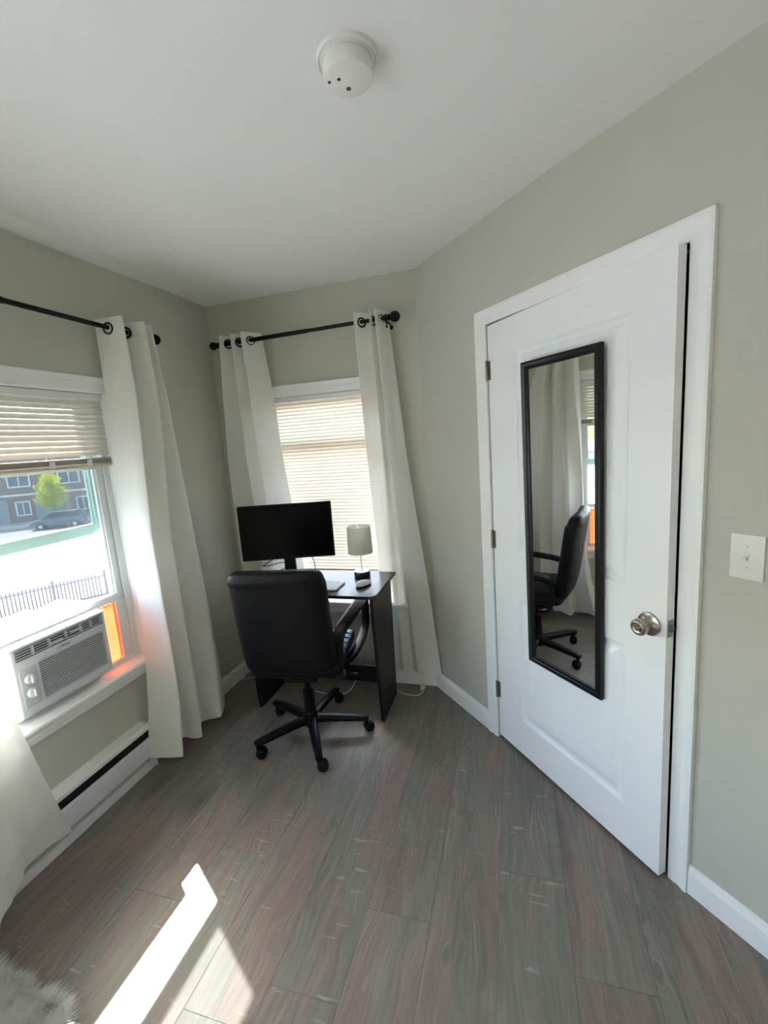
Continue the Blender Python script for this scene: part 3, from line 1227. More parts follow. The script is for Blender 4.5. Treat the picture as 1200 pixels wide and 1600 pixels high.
# ------------------------------------------------------------------ air conditioner
ac = thing('air_conditioner', 'white window air conditioner with two round dials set under the raised sash', 'air conditioner', (0, 0, 0), RL)
AX0, AX1, AZ0, AZ1 = -1.488, -1.072, .590, .882
FY = -.022            # front face (local y, towards the room)
bm = BM()
box(bm, AX0 + .012, AX1 - .012, .03, .46, .578, .868, .006)
link('casing_shell', bm, M['acshell'], ac)
# front bezel: frame plate with two openings
bm = BM()
gx0, gx1, gz0, gz1 = AX0 + .098, AX1 - .024, AZ0 + .040, AZ1 - .092     # intake grille
vx0, vx1, vz0, vz1 = AX0 + .022, AX1 - .020, AZ1 - .056, AZ1 - .016     # outlet louvres
xs_ = sorted({AX0 + .010, AX1 - .010, gx0, gx1, vx0, vx1})
zs_ = sorted({AZ0 + .010, AZ1 - .010, gz0, gz1, vz0, vz1})
for i in range(len(xs_) - 1):
    for j in range(len(zs_) - 1):
        cx, cz = (xs_[i] + xs_[i + 1]) / 2, (zs_[j] + zs_[j + 1]) / 2
        if (gx0 < cx < gx1 and gz0 < cz < gz1) or (vx0 < cx < vx1 and vz0 < cz < vz1):
            continue
        bm.faces.new([bm.verts.new(c) for c in ((xs_[i], FY, zs_[j]), (xs_[i + 1], FY, zs_[j]), (xs_[i + 1], FY, zs_[j + 1]), (xs_[i], FY, zs_[j + 1]))])
for (a, b, c, d) in ((gx0, gx1, gz0, gz1), (vx0, vx1, vz0, vz1)):
    for p, q in (((a, c), (b, c)), ((b, c), (b, d)), ((b, d), (a, d)), ((a, d), (a, c))):
        bm.faces.new([bm.verts.new(v) for v in ((p[0], FY, p[1]), (q[0], FY, q[1]), (q[0], FY + .016, q[1]), (p[0], FY + .016, p[1]))])
# rounded rim and sides
rim = [((AX0 + .010, AX1 - .010, AZ0 + .010, AZ1 - .010), FY), ((AX0 + .004, AX1 - .004, AZ0 + .004, AZ1 - .004), FY + .003),
       ((AX0, AX1, AZ0, AZ1), FY + .010), ((AX0, AX1, AZ0, AZ1), FY + .055), ((AX0 + .012, AX1 - .012, AZ0 + .01, AZ1 - .04), FY + .058)]
loops = []
for (a, b, c, d), y in rim:
    loops.append([bm.verts.new(v) for v in ((a, y, c), (b, y, c), (b, y, d), (a, y, d))])
for l1, l2 in zip(loops, loops[1:]):
    for i in range(4):
        j = (i + 1) % 4
        bm.faces.new((l1[i], l1[j], l2[j], l2[i]))
bmesh.ops.remove_doubles(bm, verts=bm.verts, dist=1e-5)
link('front_panel', bm, M['acwhite'], ac)
bm = BM()
box(bm, gx0 - .001, gx1 + .001, FY + .010, FY + .014, gz0 - .001, gz1 + .001)
box(bm, vx0 - .001, vx1 + .001, FY + .016, FY + .020, vz0 - .001, vz1 + .001)
link('duct_back', bm, M['acdark'], ac)
bm = BM()
n = 17
for i in range(n):
    z = gz0 + (gz1 - gz0) * (i + .5) / n
    prism(bm, [(FY + .0005, z - .0022), (FY + .0005, z + .0022), (FY + .006, z + .0016), (FY + .006, z - .0028)], 0, gx0, gx1)
g_ = link('intake_grille', bm, M['acwhite'], ac)
g_['kind'] = 'stuff'
bm = BM()
for i in range(4):
    z = vz0 + (vz1 - vz0) * (i + .5) / 4
    prism(bm, [(FY + .001, z - .0016), (FY + .001, z + .0016), (FY + .008, z + .0010), (FY + .008, z - .0020)], 0, vx0, vx1)
for f in (.0, .18, .36, .55, .73, .86, 1.0):
    x = vx0 + (vx1 - vx0) * f
    box(bm, x - .0015, x + .0015, FY - .001, FY + .014, vz0, vz1)
box(bm, vx0 + .35 * (vx1 - vx0), vx0 + .50 * (vx1 - vx0), FY - .003, FY + .004, vz0 + .006, vz0 + .014, .001)
box(bm, vx0 + .60 * (vx1 - vx0), vx0 + .74 * (vx1 - vx0), FY - .003, FY + .004, vz0 + .020, vz0 + .028, .001)
g_ = link('outlet_louvre', bm, M['acwhite'], ac)
g_['kind'] = 'stuff'
bm = BM()
sweep(bm, [(vx0, vz0), (vx0, vz1), (vx1, vz1), (vx1, vz0)], [(0, 0), (0, .0012), (.0022, .0012), (.0022, 0)], closed=True, yo=FY)
link('louvre_rim', bm, M['printgrey'], ac)
# control recess and dials
bm = BM()
px0, px1, pz0, pz1 = AX0 + .022, AX0 + .086, AZ0 + .040, AZ0 + .200
box(bm, px0, px1, FY - .002, FY + .002, pz0, pz1, .0015)
link('control_panel', bm, M['acpanel'], ac)
for z in (pz0 + .055, pz0 + .112):
    bm = BM()
    cx = (px0 + px1) / 2
    lathe(bm, [(0, .017), (.008, .0168), (.0165, .015), (.0185, .011), (.020, .002), (.020, .0015)], (cx, FY, z), (0, -1, 0), 28)
    d_ = link('dial', bm, M['acwhite'], ac, smooth=True)
    bm = BM()
    s0 = 0
    box(bm, cx - .004, cx + .004, FY - .024, FY - .014, z - .015, z + .015, .002)
    link('dial_grip', bm, M['vinyl'], d_)
    bm = BM()
    for k in range(9):
        a = radians(-40 + k * 32.5)
        box(bm, cx + cos(a) * .0245 - .0009, cx + cos(a) * .0245 + .0009, FY - .0026, FY - .0019, z + sin(a) * .0245 - .0009, z + sin(a) * .0245 + .0009)
    link('dial_marks', bm, M['printgrey'], d_)

def text_mesh(name, s, size, mat, parent, mw, extrude=.0004):
    cu = bpy.data.curves.new(name, 'FONT')
    cu.body = s
    cu.size = size
    cu.extrude = extrude
    cu.align_x = 'CENTER'
    cu.align_y = 'CENTER'
    to = bpy.data.objects.new(name, cu)
    COL.objects.link(to)
    dg = bpy.context.evaluated_depsgraph_get()
    me = bpy.data.meshes.new_from_object(to.evaluated_get(dg))
    bpy.data.objects.remove(to)
    me.transform(mw)
    me.materials.clear()
    me.materials.append(mat)
    o = bpy.data.objects.new(name, me)
    COL.objects.link(o)
    o.parent = parent
    return o
text_mesh('logo_lettering', 'Midea', .017, M['printgrey'], ac,
          Matrix.Translation((AX0 + .215, FY - .0006, AZ1 - .074)) @ Matrix.Rotation(pi / 2, 4, 'X'))
bm = BM()
torus(bm, (AX0 + .186, FY - .0004, AZ1 - .074), (0, -1, 0), .0062, .0007, 20, 5)
link('logo_emblem', bm, M['printgrey'], ac)
# accordion side panels
def accordion(xa, xb, mt, lab, fx0, fx1):
    bm = BM()
    n = 6
    pts = []
    for i in range(2 * n + 1):
        x = xa + (xb - xa) * i / (2 * n)
        pts.append((x, .056 + (.016 if i % 2 else 0)))
    A = [bm.verts.new((p[0], p[1], Z0 + .022)) for p in pts]
    Bv = [bm.verts.new((p[0], p[1], .868)) for p in pts]
    for i in range(2 * n):
        bm.faces.new((A[i], A[i + 1], Bv[i + 1], Bv[i]))
    s = link('accordion_panel', bm, M[mt], ac)
    s['label'] = lab
    bm = BM()
    box(bm, xa, xb, .050, .076, Z0 + .016, Z0 + .024)
    link('panel_track', bm, M['vinyl'], s)
    bm = BM()
    box(bm, fx0, fx1, .046, .074, Z0 + .016, .870, .002)
    link('end_frame', bm, M['vinyl'], s)
accordion(AX1 - .012, -.946, 'accordion', 'pleated side panel with the orange outdoor glow put in its colour', -.948, -.882)
accordion(-1.70, AX0 + .012, 'accordion_white', 'white pleated side panel', -1.766, -1.698)

# ------------------------------------------------------------------ baseboard heater
ht = thing('baseboard_heater', 'white electric baseboard heater under the air conditioner window', 'heater', (0, 0, 0), RL)
hx0, hx1 = -2.30, -.965
bm = BM()
prism(bm, [(0, .0), (-.004, .0), (-.004, .236), (-.052, .236), (-.062, .226), (-.062, .210), (-.058, .210), (-.058, .222), (-.05, .230), (-.004, .230), (0, .240)], 0, hx0, hx1)
link('top_cover', bm, M['heater'], ht)
bm = BM()
prism(bm, [(-.056, .166), (-.066, .160), (-.068, .075), (-.060, .068), (-.056, .068), (-.052, .166)], 0, hx0, hx1)
link('front_panel', bm, M['heatlow'], ht)
bm = BM()
prism(bm, [(-.046, .056), (-.062, .050), (-.066, .012), (-.060, .0), (-.046, .0)], 0, hx0, hx1)
link('lower_lip', bm, M['heatlow'], ht)
bm = BM()
box(bm, hx0, hx1, -.044, -.004, .02, .21)
link('heating_element', bm, M['heatslot'], ht)
for x in (hx0, hx1 - .004):
    bm = BM()
    box(bm, x, x + .004, -.069, 0, 0, .238)
    link('end_cap', bm, M['heater'], ht)

# ------------------------------------------------------------------ smoke detector
det = thing('smoke_detector', 'round white smoke detector on the ceiling', 'smoke detector', (1.4965, -1.398, H + .004))
bm = BM()
lathe(bm, [(0, .004), (.0730, .004), (.0745, -.004), (.0735, -.009), (.0705, -.0105), (.0685, -.007), (.066, -.007), (.0645, -.0105), (.055, -.0105)], n=56)
link('mounting_ring', bm, M['detector'], det, smooth=True)
bm = BM()
lathe(bm, [(.056, .0), (.058, -.016), (.0605, -.018), (.0612, -.024), (.0608, -.040), (.0590, -.046), (.054, -.0495), (0, -.0505)], n=56)
link('body', bm, M['detector'], det, smooth=True)
def det_pt(u, v, z):
    # a spot on the lower face
    return Vector((u, v, z))
for (dx, dy, r, mt) in ((-.045, -.014, .0036, 'hole'), (-.020, -.014, .0038, 'dark'), (-.008, .022, .0052, 'hole')):
    bm = BM()
    lathe(bm, [(0, -.0512), (r, -.0512), (r * 1.2, -.0500)], (dx, dy, 0), n=16)
    link('sensor_hole', bm, M[mt], det)
bm = BM()
for a0, a1, z0, z1 in ((2.55, 3.15, -.010, -.018), (2.75, 2.95, -.022, -.028)):
    pts = [Vector((cos(a0 + (a1 - a0) * i / 10) * .0602, sin(a0 + (a1 - a0) * i / 10) * .0602, (z0 + z1) / 2)) for i in range(11)]
    tube(bm, pts, .0022, 6)
link('latch_slot', bm, M['hole'], det)

# ------------------------------------------------------------------ desk
DZ = .765
desk = thing('desk', 'small black desk with panel legs in front of the blinds', 'desk', (.72, -.27, 0))
ox, oy = .72, -.27
def rr_poly(x0, x1, y0, y1, r, corners=(1, 1, 1, 1), n=6):
    out = []
    cs = [(x0 + r, y0 + r, pi, 1.5 * pi, corners[0], x0, y0), (x1 - r, y0 + r, 1.5 * pi, 2 * pi, corners[1], x1, y0),
          (x1 - r, y1 - r, 0, .5 * pi, corners[2], x1, y1), (x0 + r, y1 - r, .5 * pi, pi, corners[3], x0, y1)]
    for cx, cy, a0, a1, on, px, py in cs:
        if on:
            for i in range(n + 1):
                a = a0 + (a1 - a0) * i / n
                out.append((cx + r * cos(a), cy + r * sin(a)))
        else:
            out.append((px, py))
    return out
bm = BM()
prism(bm, rr_poly(.305 - ox, 1.150 - ox, -.492 - oy, -.052 - oy, .03, (1, 1, 0, 0)), 2, DZ - .018, DZ)
bmesh.ops.bevel(bm, geom=[e for e in bm.edges if abs(e.verts[0].co.z - e.verts[1].co.z) < 1e-6], offset=.002, segments=2, affect='EDGES')
link('desktop', bm, M['desktop'], desk)
for x, nm in ((.335, 'l'), (1.118, 'r')):
    bm = BM()
    prism(bm, [(-.418 - oy, 0), (-.135 - oy, 0), (-.100 - oy, DZ - .018), (-.462 - oy, DZ - .018)], 0, x - ox - .009, x - ox + .009)
    link('side_panel', bm, M['desk'], desk)
bm = BM()
box(bm, .344 - ox, 1.109 - ox, -.168 - oy, -.152 - oy, .082, .182, .001)
link('stretcher', bm, M['desk'], desk)

# monitor
mon = thing('monitor', 'black flat screen monitor on the left of the desk', 'monitor', (.492, -.165, DZ), radians(16))
bm = BM()
box(bm, -.286, .294, -.012, .012, .112, .458, .004, 2)
link('housing', bm, M['bezel'], mon)
bm = BM()
box(bm, -.278, .286, -.0135, -.0118, .126, .451)
link('screen', bm, M['screen'], mon)
bm = BM()
prism(bm, rr_poly(-.036, .036, .014, .050, .012), 2, .012, .30)
box(bm, -.05, .05, .010, .030, .22, .32, .004)
link('stand_post', bm, M['bezel'], mon, smooth=True)
bm = BM()
prism(bm, rr_poly(-.115, .115, -.085, .085, .03), 2, 0, .012)
link('stand_base', bm, M['bezel'], mon)

# table lamp
lamp = thing('table_lamp', 'small table lamp with cream drum shade on the right of the desk', 'lamp', (.968, -.152, DZ))
bm = BM()
lathe(bm, [(0, 0), (.047, 0), (.049, .003), (.049, .030), (.047, .033)], n=40)
link('base', bm, M['lampbase'], lamp, smooth=True)
bm = BM()
lathe(bm, [(.047, .033), (.044, .037), (.010, .040), (0, .040)], n=40)
link('base_disc', bm, M['chrome'], lamp, smooth=True)
bm = BM()
cyl(bm, (0, 0, .038), (0, 0, .262), .0032, n=12)
cyl(bm, (0, 0, .20), (0, 0, .235), .013, n=16)
lathe(bm, [(0, .235), (.012, .237), (.022, .262), (.016, .283), (0, .288)], n=20)
link('stem', bm, M['chrome'], lamp, smooth=True)
bm = BM()
lathe(bm, [(.0745, .148), (.0705, .308), (.0695, .308), (.0735, .148), (.0745, .148)], n=48)
sh = link('lamp_shade', bm, M['shade'], lamp, smooth=True)
bm = BM()
torus(bm, (0, 0, .308), (0, 0, 1), .070, .0014, 40, 6)
link('shade_ring', bm, M['vinyl'], sh)
bm = BM()
torus(bm, (0, 0, .148), (0, 0, 1), .074, .0014, 40, 6)
link('shade_ring', bm, M['vinyl'], sh)
for k in range(3):
    bm = BM()
    a = k * 2.094
    cyl(bm, (0, 0, .296), (cos(a) * .069, sin(a) * .069, .306), .0012, n=6)
    link('shade_spoke', bm, M['vinyl'], sh)

# keyboard
kb = thing('keyboard', 'thin silver and white keyboard behind the chair back', 'keyboard', (.70, -.352, DZ))
bm = BM()
prism(bm, rr_poly(-.208, .208, -.072, .072, .008), 2, .0035, .010)
link('keyboard_base', bm, M['silver'], kb)
bm = BM()
box(bm, -.20, .20, -.06, .06, 0, .0036)
link('keyboard_foot', bm, M['plastic'], kb)
bm = BM(); box(bm, -.0125, .0125, -.0105, .0105, 0, .0022, .001)
bmesh.ops.recalc_face_normals(bm, faces=bm.faces)
kme = bpy.data.meshes.new('key'); bm.to_mesh(kme); bm.free(); kme.materials.append(M['key'])
for r in range(5):
    for c in range(14):
        k = bpy.data.objects.new('key', kme)
        COL.objects.link(k)
        k.parent = kb
        k.location = (-.190 + c * .0292, -.054 + r * .0262, .010)

# mouse
ms = thing('mouse', 'white computer mouse on the black desk by the lamp', 'mouse', (1.032, -.318, DZ), radians(-28))
bm = BM()
def mouse_surf(top):
    rings = []
    n = 24
    for j in range(9):
        f = j / 8
        rr = cos(f * pi / 2) ** .75
        ring = []
        for i in range(n):
            a = 2 * pi * i / n
            x = cos(a) * .030 * max(rr, .0)
            y = sin(a) * .055 * max(rr, .0)
            ring.append((x, y, .008 + .024 * sin(f * pi / 2) * (1 - .25 * (y / .055))))
        rings.append(ring)
    return rings
rs = mouse_surf(True)
vr = [[bm.verts.new(p) for p in r] for r in rs[:-1]]
for a, b in zip(vr, vr[1:]):
    for i in range(24):
        j = (i + 1) % 24
        bm.faces.new((a[i], a[j], b[j], b[i]))
bm.faces.new(vr[-1])
bm.faces.new(vr[0])
link('shell', bm, M['mousewhite'], ms, smooth=True)
bm = BM()
lathe(bm, [(0, 0), (.026, 0), (.029, .002), (.030, .009), (0, .009)], n=28)
bmesh.ops.scale(bm, vec=(1, 1.8, 1), verts=bm.verts)
link('underside', bm, M['plastic'], ms, smooth=True)
bm = BM()
cyl(bm, (-.0025, .030, .026), (.0025, .030, .026), .006, n=14)
link('scroll_wheel', bm, M['plastic'], ms, smooth=True)

# cables
def cable(name, label, pts, r, mt):
    bm = BM()
    P = smoothpath(pts, 8)
    o0 = Vector(pts[0])
    tube(bm, [p - o0 for p in P], r, 8)
    o = link(name, bm, mt, smooth=True)
    o.location = o0
    tag(o, label, 'cable')
    return o
cable('monitor_cable', 'looped black cables hanging below the left half of the monitor',
      [(.470, -.125, .905), (.40, -.135, .880), (.315, -.14, .835), (.285, -.14, .815), (.34, -.13, .820), (.42, -.115, .835), (.452, -.13, .815), (.40, -.12, .785), (.36, -.12, .772), (.43, -.10, .770)], .0028, M['cableblack'])
cable('monitor_cable', 'single thin black cable curving down from the right half of the monitor',
      [(.590, -.118, .902), (.620, -.12, .885), (.645, -.125, .850), (.650, -.13, .805), (.652, -.12, .769)], .0026, M['cableblack'])
wc = cable('power_cable', 'white cord hanging behind the desk beside the chair armrest',
      [(.965, -.045, .772), (.950, -.030, .74), (.930, -.060, .60), (.955, -.075, .44), (.948, -.085, .34), (.91, -.12, .23), (.885, -.135, .15), (.86, -.145, .065), (.82, -.20, .015), (.70, -.22, .006), (.60, -.20, .006)], .0032, M['cablewhite'])
pc = thing('plug_cable', 'white plug and cord on the floor beside the right desk leg', 'cable', (1.30, -.06, 0))
bm = BM()
tube(bm, smoothpath([(-.02, -.005, .016), (-.015, -.04, .006), (-.035, -.075, .004), (-.08, -.085, .004), (-.13, -.075, .004), (-.17, -.05, .004), (-.25, -.03, .004)], 8), .0032, 8)
link('cord', bm, M['cablewhite'], pc, smooth=True)
bm = BM()
box(bm, -.034, -.008, -.022, .022, .004, .026, .004, 2)
link('plug', bm, M['cablewhite'], pc)
cable('floor_cable', 'thin grey cord lying along the floor behind the left curtain',
      [(.020, -.42, .14), (.018, -.33, .128), (.022, -.22, .085), (.035, -.15, .010), (.08, -.12, .005), (.145, -.10, .005), (.24, -.10, .005), (.30, -.12, .005)], .003, M['cablewhite'])

# ------------------------------------------------------------------ office chair
CH = (.762, -.585, 0)
chair = thing('office_chair', 'black leather swivel office chair with loop armrests, its back to the camera', 'chair', CH, radians(9))
def cushion(bm, w, h, d, r, nu=28, nv=28, bulge=.0, fn=None, e1=.24):
    """superellipsoid slab: width x, height z, depth y, centred; fn maps the point"""
    V = []
    e2 = .5
    for j in range(nv + 1):
        ph_ = -pi / 2 + pi * j / nv
        row = []
        for i in range(nu * 2):
            th_ = 2 * pi * i / (nu * 2)
            def c_(a, e):
                return math.copysign(abs(cos(a)) ** e, cos(a))
            def s_(a, e):
                return math.copysign(abs(sin(a)) ** e, sin(a))
            x = w / 2 * c_(th_, e1) * c_(ph_, e2)
            z = h / 2 * s_(th_, e1) * c_(ph_, e2)
            y = d / 2 * s_(ph_, e2)
            p = Vector((x, y, z))
            if fn:
                p = fn(p)
            row.append(bm.verts.new(p))
        V.append(row)
    for j in range(nv):
        for i in range(nu * 2):
            k = (i + 1) % (nu * 2)
            bm.faces.new((V[j][i], V[j][k], V[j + 1][k], V[j + 1][i]))
    bmesh.ops.remove_doubles(bm, verts=bm.verts, dist=1e-5)

def back_fn(p):
    zz = p.z
    t = (zz + .26) / .52                       # 0 bottom .. 1 top
    x = p.x * (1.0 + .0 * t)
    y = p.y - .205 - .085 * t                  # recline
    y -= .02 * (p.x / .24) ** 2 * -1           # slight wrap towards the sitter
    if t > .9:
        y -= .01
    return Vector((x, y, .748 + zz))
bm = BM()
cushion(bm, .458, .545, .098, .05, fn=back_fn, e1=.19)
link('backrest', bm, M['leather'], chair, smooth=True)
# rear shell seam (piping)
bm = BM()
pts = []
for i in range(72):
    a = 2 * pi * i / 72
    x = .2300 * math.copysign(abs(cos(a)) ** .19, cos(a)) * .985
    z = .2675 * math.copysign(abs(sin(a)) ** .19, sin(a)) * .985
    p = back_fn(Vector((x, -.018, z)))
    pts.append(p)
tube(bm, pts, .0032, 6, closed=True)
link('backrest_piping', bm, M['leather'], chair, smooth=True)
def seat_fn(p):
    # cushion axis y is the thickness -> becomes z
    x, t, yy = p.x, p.y, p.z
    f = (yy + .24) / .48
    z = .468 + t
    if f > .8:
        z -= .035 * ((f - .8) / .2) ** 2
    z += .012 * (abs(x) / .24) ** 3
    return Vector((x, yy + .035, z))
bm = BM()
cushion(bm, .475, .48, .095, .05, fn=seat_fn)
seat = link('seat', bm, M['leather'], chair, smooth=True)
bm = BM()
for k in range(5):
    yv = -.10 + k * .055
    pts = [Vector((x, yv + .035, .516 + .012 * (abs(x) / .24) ** 3 - (.03 * (abs(x) / .24) ** 8))) for x in [-.236 + .472 * i / 20 for i in range(21)]]
    tube(bm, pts, .004, 6)
link('seat_seam', bm, M['leather'], seat, smooth=True)
# back support bar and seat mechanism
bm = BM()
tube(bm, smoothpath([(0, -.03, .385), (0, -.12, .392), (0, -.165, .43), (0, -.172, .50), (0, -.185, .56)], 6), 1, 12, flat=(.034, .011, (1, 0, 0)))
link('back_bracket', bm, M['plastic'], chair, smooth=True)
bm = BM()
box(bm, -.09, .09, -.11, .12, .362, .398, .010, 2)
box(bm, -.045, .045, -.05, .05, .335, .366, .006)
link('seat_plate', bm, M['plastic'], chair)
bm = BM()
tube(bm, smoothpath([(.05, .02, .372), (.16, .03, .368), (.215, .03, .352), (.235, .03, .34)], 5), .005, 8)
box(bm, .225, .275, .018, .042, .330, .342, .004)
link('height_lever', bm, M['plastic'], chair, smooth=True)
bm = BM()
lathe(bm, [(0, .06), (.035, .06), (.037, .12), (.034, .135), (.030, .14), (.029, .26), (.027, .262), (.015, .264), (.014, .345), (0, .345)], n=28)
link('gas_column', bm, M['plastic'], chair, smooth=True)
base = None
bm = BM()
lathe(bm, [(0, .058), (.036, .058), (.042, .070), (.040, .105), (.034, .122), (.0, .122)], n=32)
base = link('base_hub', bm, M['plastic'], chair, smooth=True)
R0 = .300
for k in range(5):
    a = radians(86 + 72 * k) - radians(9)
    d = Vector((cos(a), sin(a), 0))
    bm = BM()
    P = smoothpath([d * .030 + Vector((0, 0, .094)), d * .12 + Vector((0, 0, .092)), d * .22 + Vector((0, 0, .086)), d * (R0 - .01) + Vector((0, 0, .080)), d * (R0 + .016) + Vector((0, 0, .076))], 5)
    rs_ = [1.0 - .36 * i / (len(P) - 1) for i in range(len(P))]
    tube(bm, P, rs_, 14, flat=(.027, .021, (-sin(a), cos(a), 0)))
    link('base_leg', bm, M['plastic'], chair, smooth=True)
    # caster
    ca = -1.25 + .35 * math.sin(k * 2.1)      # trailing roughly sideways: wheel faces seen flat
    u = Vector((cos(ca), sin(ca), 0))           # wheel axle
    tr_ = Vector((-sin(ca), cos(ca), 0)) * .016
    c = d * R0 + tr_ + Vector((0, 0, .0265))
    bm = BM()
    for s in (-1, 1):
        lathe(bm, [(0, .004), (.0235, .004), (.0262, .007), (.0262, .018), (.022, .022), (.008, .024), (0, .024)], c, u * s, 24)
    ct = link('caster', bm, M['casterrubber'], chair, smooth=True)
    bm = BM()
    cyl(bm, c - u * .006, c + u * .006, .0285, n=24)
    cyl(bm, d * R0 + Vector((0, 0, .040)), d * R0 + Vector((0, 0, .078)), .010, n=14)
    link('caster_hood', bm, M['plastic'], ct, smooth=True)
# loop arms
for s in (-1, 1):
    X_ = .254 if s > 0 else -.228
    B_ = X_ * (.90 if s > 0 else .97)
    F_ = X_ * (1.06 if s > 0 else 1.0)
    path = [(B_ * .90, -.130, .425), (B_ * .97, -.150, .47), (B_, -.155, .545), (B_, -.135, .605), (B_, -.06, .632), (X_, .12, .648), (F_, .28, .655), (F_, .375, .642),
            (F_, .415, .600), (F_, .405, .53), (F_, .34, .455), (X_ * .97, .20, .402), (X_ * .80, .07, .385), (X_ * .5, .0, .385)]
    P = smoothpath(path, 6)
    rr_ = []
    for i in range(len(P)):
        f = i / (len(P) - 1)
        rr_.append(.90 + .30 * math.exp(-((f - .36) / .17) ** 2))
    bm = BM()
    tube(bm, P, rr_, 14, flat=(.027, .0155, (1, 0, 0)))
    ar = link('armrest', bm, M['plastic'], chair, smooth=True)
    bm = BM()
    tube(bm, smoothpath([(X_ * .86, -.150, .425), (X_ * .88, -.10, .395), (X_ * .8, -.03, .385), (X_ * .5, .0, .385)], 6), 1, 12, flat=(.018, .010, (1, 0, 0)))
    link('armrest_brace', bm, M['plastic'], ar, smooth=True)

# ------------------------------------------------------------------ fur rug
rug = thing('fur_rug', 'white long haired fur rug at the lower left corner of the floor', 'rug', (.34, -2.45, 0), radians(-4))
bm = BM()
prism(bm, rr_poly(-.27, .27, -.60, .57, .10), 2, .001, .018)
link('rug_backing', bm, M['fur'], rug)
rf = random.Random(5)
verts, faces = [], []
def in_rr(x, y):
    return True
for i in range(110000):
    x, y = rf.uniform(-.285, .285), rf.uniform(-.62, .60)
    if y < .15 and i % 6:
        continue
    if hypot(max(abs(x) - .18, 0), max(y - .49, -.51 - y, 0)) > .105:
        continue
    L = rf.uniform(.030, .052)
    cl_a = sin(x * 55 + 3 * sin(y * 37)) * 1.3 + cos(y * 47 + x * 13) * 1.3 + rf.uniform(-1.1, 1.1) + 1.0
    lean = rf.uniform(.2, .8)
    dx, dy = cos(cl_a) * lean, sin(cl_a) * lean
    dx += (x / .27) * .4
    dy += max(0, y - .45) * 3
    nrm_ = Vector((dx, dy, .6)).normalized()
    wv_ = Vector((-nrm_.y, nrm_.x, 0)).normalized() * rf.uniform(.00035, .0007)
    b = Vector((x, y, .014))
    mid = b + nrm_ * L * .55 + Vector((0, 0, .003))
    tip = b + nrm_ * L + Vector((dx, dy, 0)) * .006 - Vector((0, 0, .004))
    k = len(verts)
    verts += [b - wv_, b + wv_, mid + wv_ * .8, mid - wv_ * .8, tip]
    faces += [(k, k + 1, k + 2, k + 3), (k + 3, k + 2, k + 4)]
me = bpy.data.meshes.new('fur_pile')
me.from_pydata([tuple(v) for v in verts], [], faces)
me.materials.append(M['fur'])
fp = bpy.data.objects.new('fur_pile', me)
COL.objects.link(fp)
fp.parent = rug
fp['kind'] = 'stuff'

# ------------------------------------------------------------------ outdoors
GZ = -4.6
bm = BM(); box(bm, -140, 60, -80, 120, GZ - .3, GZ)
o = link('ground', bm, M['concrete']); o['kind'] = 'structure'
sx, sy = .77, .64                 # street direction
sa = atan2(sy, sx)
SO = Vector((-41.6, 30.0, GZ))    # car position
def street_box(name, u0, u1, n0, n1, z0, z1, mt):
    bm = BM()
    box(bm, u0, u1, n0, n1, z0, z1)
    o = link(name, bm, mt)
    o.location = (SO.x, SO.y, GZ)
    o.rotation_euler = (0, 0, sa)
    o['kind'] = 'structure'
    return o
street_box('street', -60, 60, -7.5, 2.2, 0, .01, M['asphalt'])
street_box('sidewalk', -60, 60, 2.2, 7.0, 0, .14, M['concrete'])
street_box('kerb', -60, 60, -8.6, -7.5, 0, .14, M['concrete'])

bld = thing('brick_building', 'brick building across the street seen through the left window', 'building', (SO.x, SO.y, GZ), sa)
bm = BM(); box(bm, -34, 30, 7.0, 18, 0, 7.2)
link('wall', bm, M['brick'], bld)
bm = BM(); box(bm, -34.2, 30.2, 6.8, 18.2, 7.2, 7.5)
link('parapet', bm, M['bframe'], bld)
bm = BM(); box(bm, -34, 30, 6.93, 7.0, 3.05, 3.25)
link('ledge', bm, M['bframe'], bld)
def bwin(u, z, w, h, mt='bwin'):
    bm = BM()
    sweep(bm, [(u, z), (u, z + h), (u + w, z + h), (u + w, z)], [(0, 0), (0, .06), (.14, .06), (.14, 0)], closed=True, yo=7.0)
    box(bm, u + w / 2 - .05, u + w / 2 + .05, 6.96, 7.0, z, z + h)
    f = link('window', bm, M['bframe'], bld)
    bm = BM(); box(bm, u, u + w, 6.97, 6.995, z, z + h)
    link('pane', bm, M[mt], f)
for k in range(-6, 6):
    bwin(k * 4.6 - 1.0, 4.1, 1.8, 1.7)
for k in range(-5, 5):
    bm = BM(); box(bm, k * 5.6 - 3.6, k * 5.6 - .4, 6.9, 7.0, 0, 2.7)
    for z in (.55, 1.1, 1.65, 2.2):
        box(bm, k * 5.6 - 3.6, k * 5.6 - .4, 6.88, 6.9, z, z + .04)
    link('garage_door', bm, M['bdoor'], bld)
    bwin(k * 5.6 + .35, 1.0, 1.1, 1.3)

# car
car = thing('parked_car', 'silver blue hatchback parked in front of the brick building', 'car', (SO.x, SO.y, GZ + .01), sa)
bm = BM()
prof = [(-2.25, .32), (-2.28, .62), (-2.15, .80), (-1.25, .98), (-.95, 1.02), (1.95, 1.04), (2.20, .98), (2.27, .60), (2.22, .32)]
prism(bm, prof, 1, -.88, .88)
bmesh.ops.bevel(bm, geom=list(bm.edges), offset=.06, segments=2, affect='EDGES')
link('body', bm, M['carpaint'], car, smooth=True)
bm = BM()
lo = [(-1.30, .96), (2.08, 1.0)]
hi = [(-.45, 1.50), (1.75, 1.52)]
V = []
for (x, z), hw in ((lo[0], .84), (lo[1], .84), (hi[1], .62), (hi[0], .62)):
    V.append((bm.verts.new((x, -hw, z)), bm.verts.new((x, hw, z))))
for i in range(4):
    a, b = V[i], V[(i + 1) % 4]
    bm.faces.new((a[0], b[0], b[1], a[1]))
bm.faces.new([v[0] for v in V]); bm.faces.new([v[1] for v in V])
link('windows', bm, M['carglass'], car)
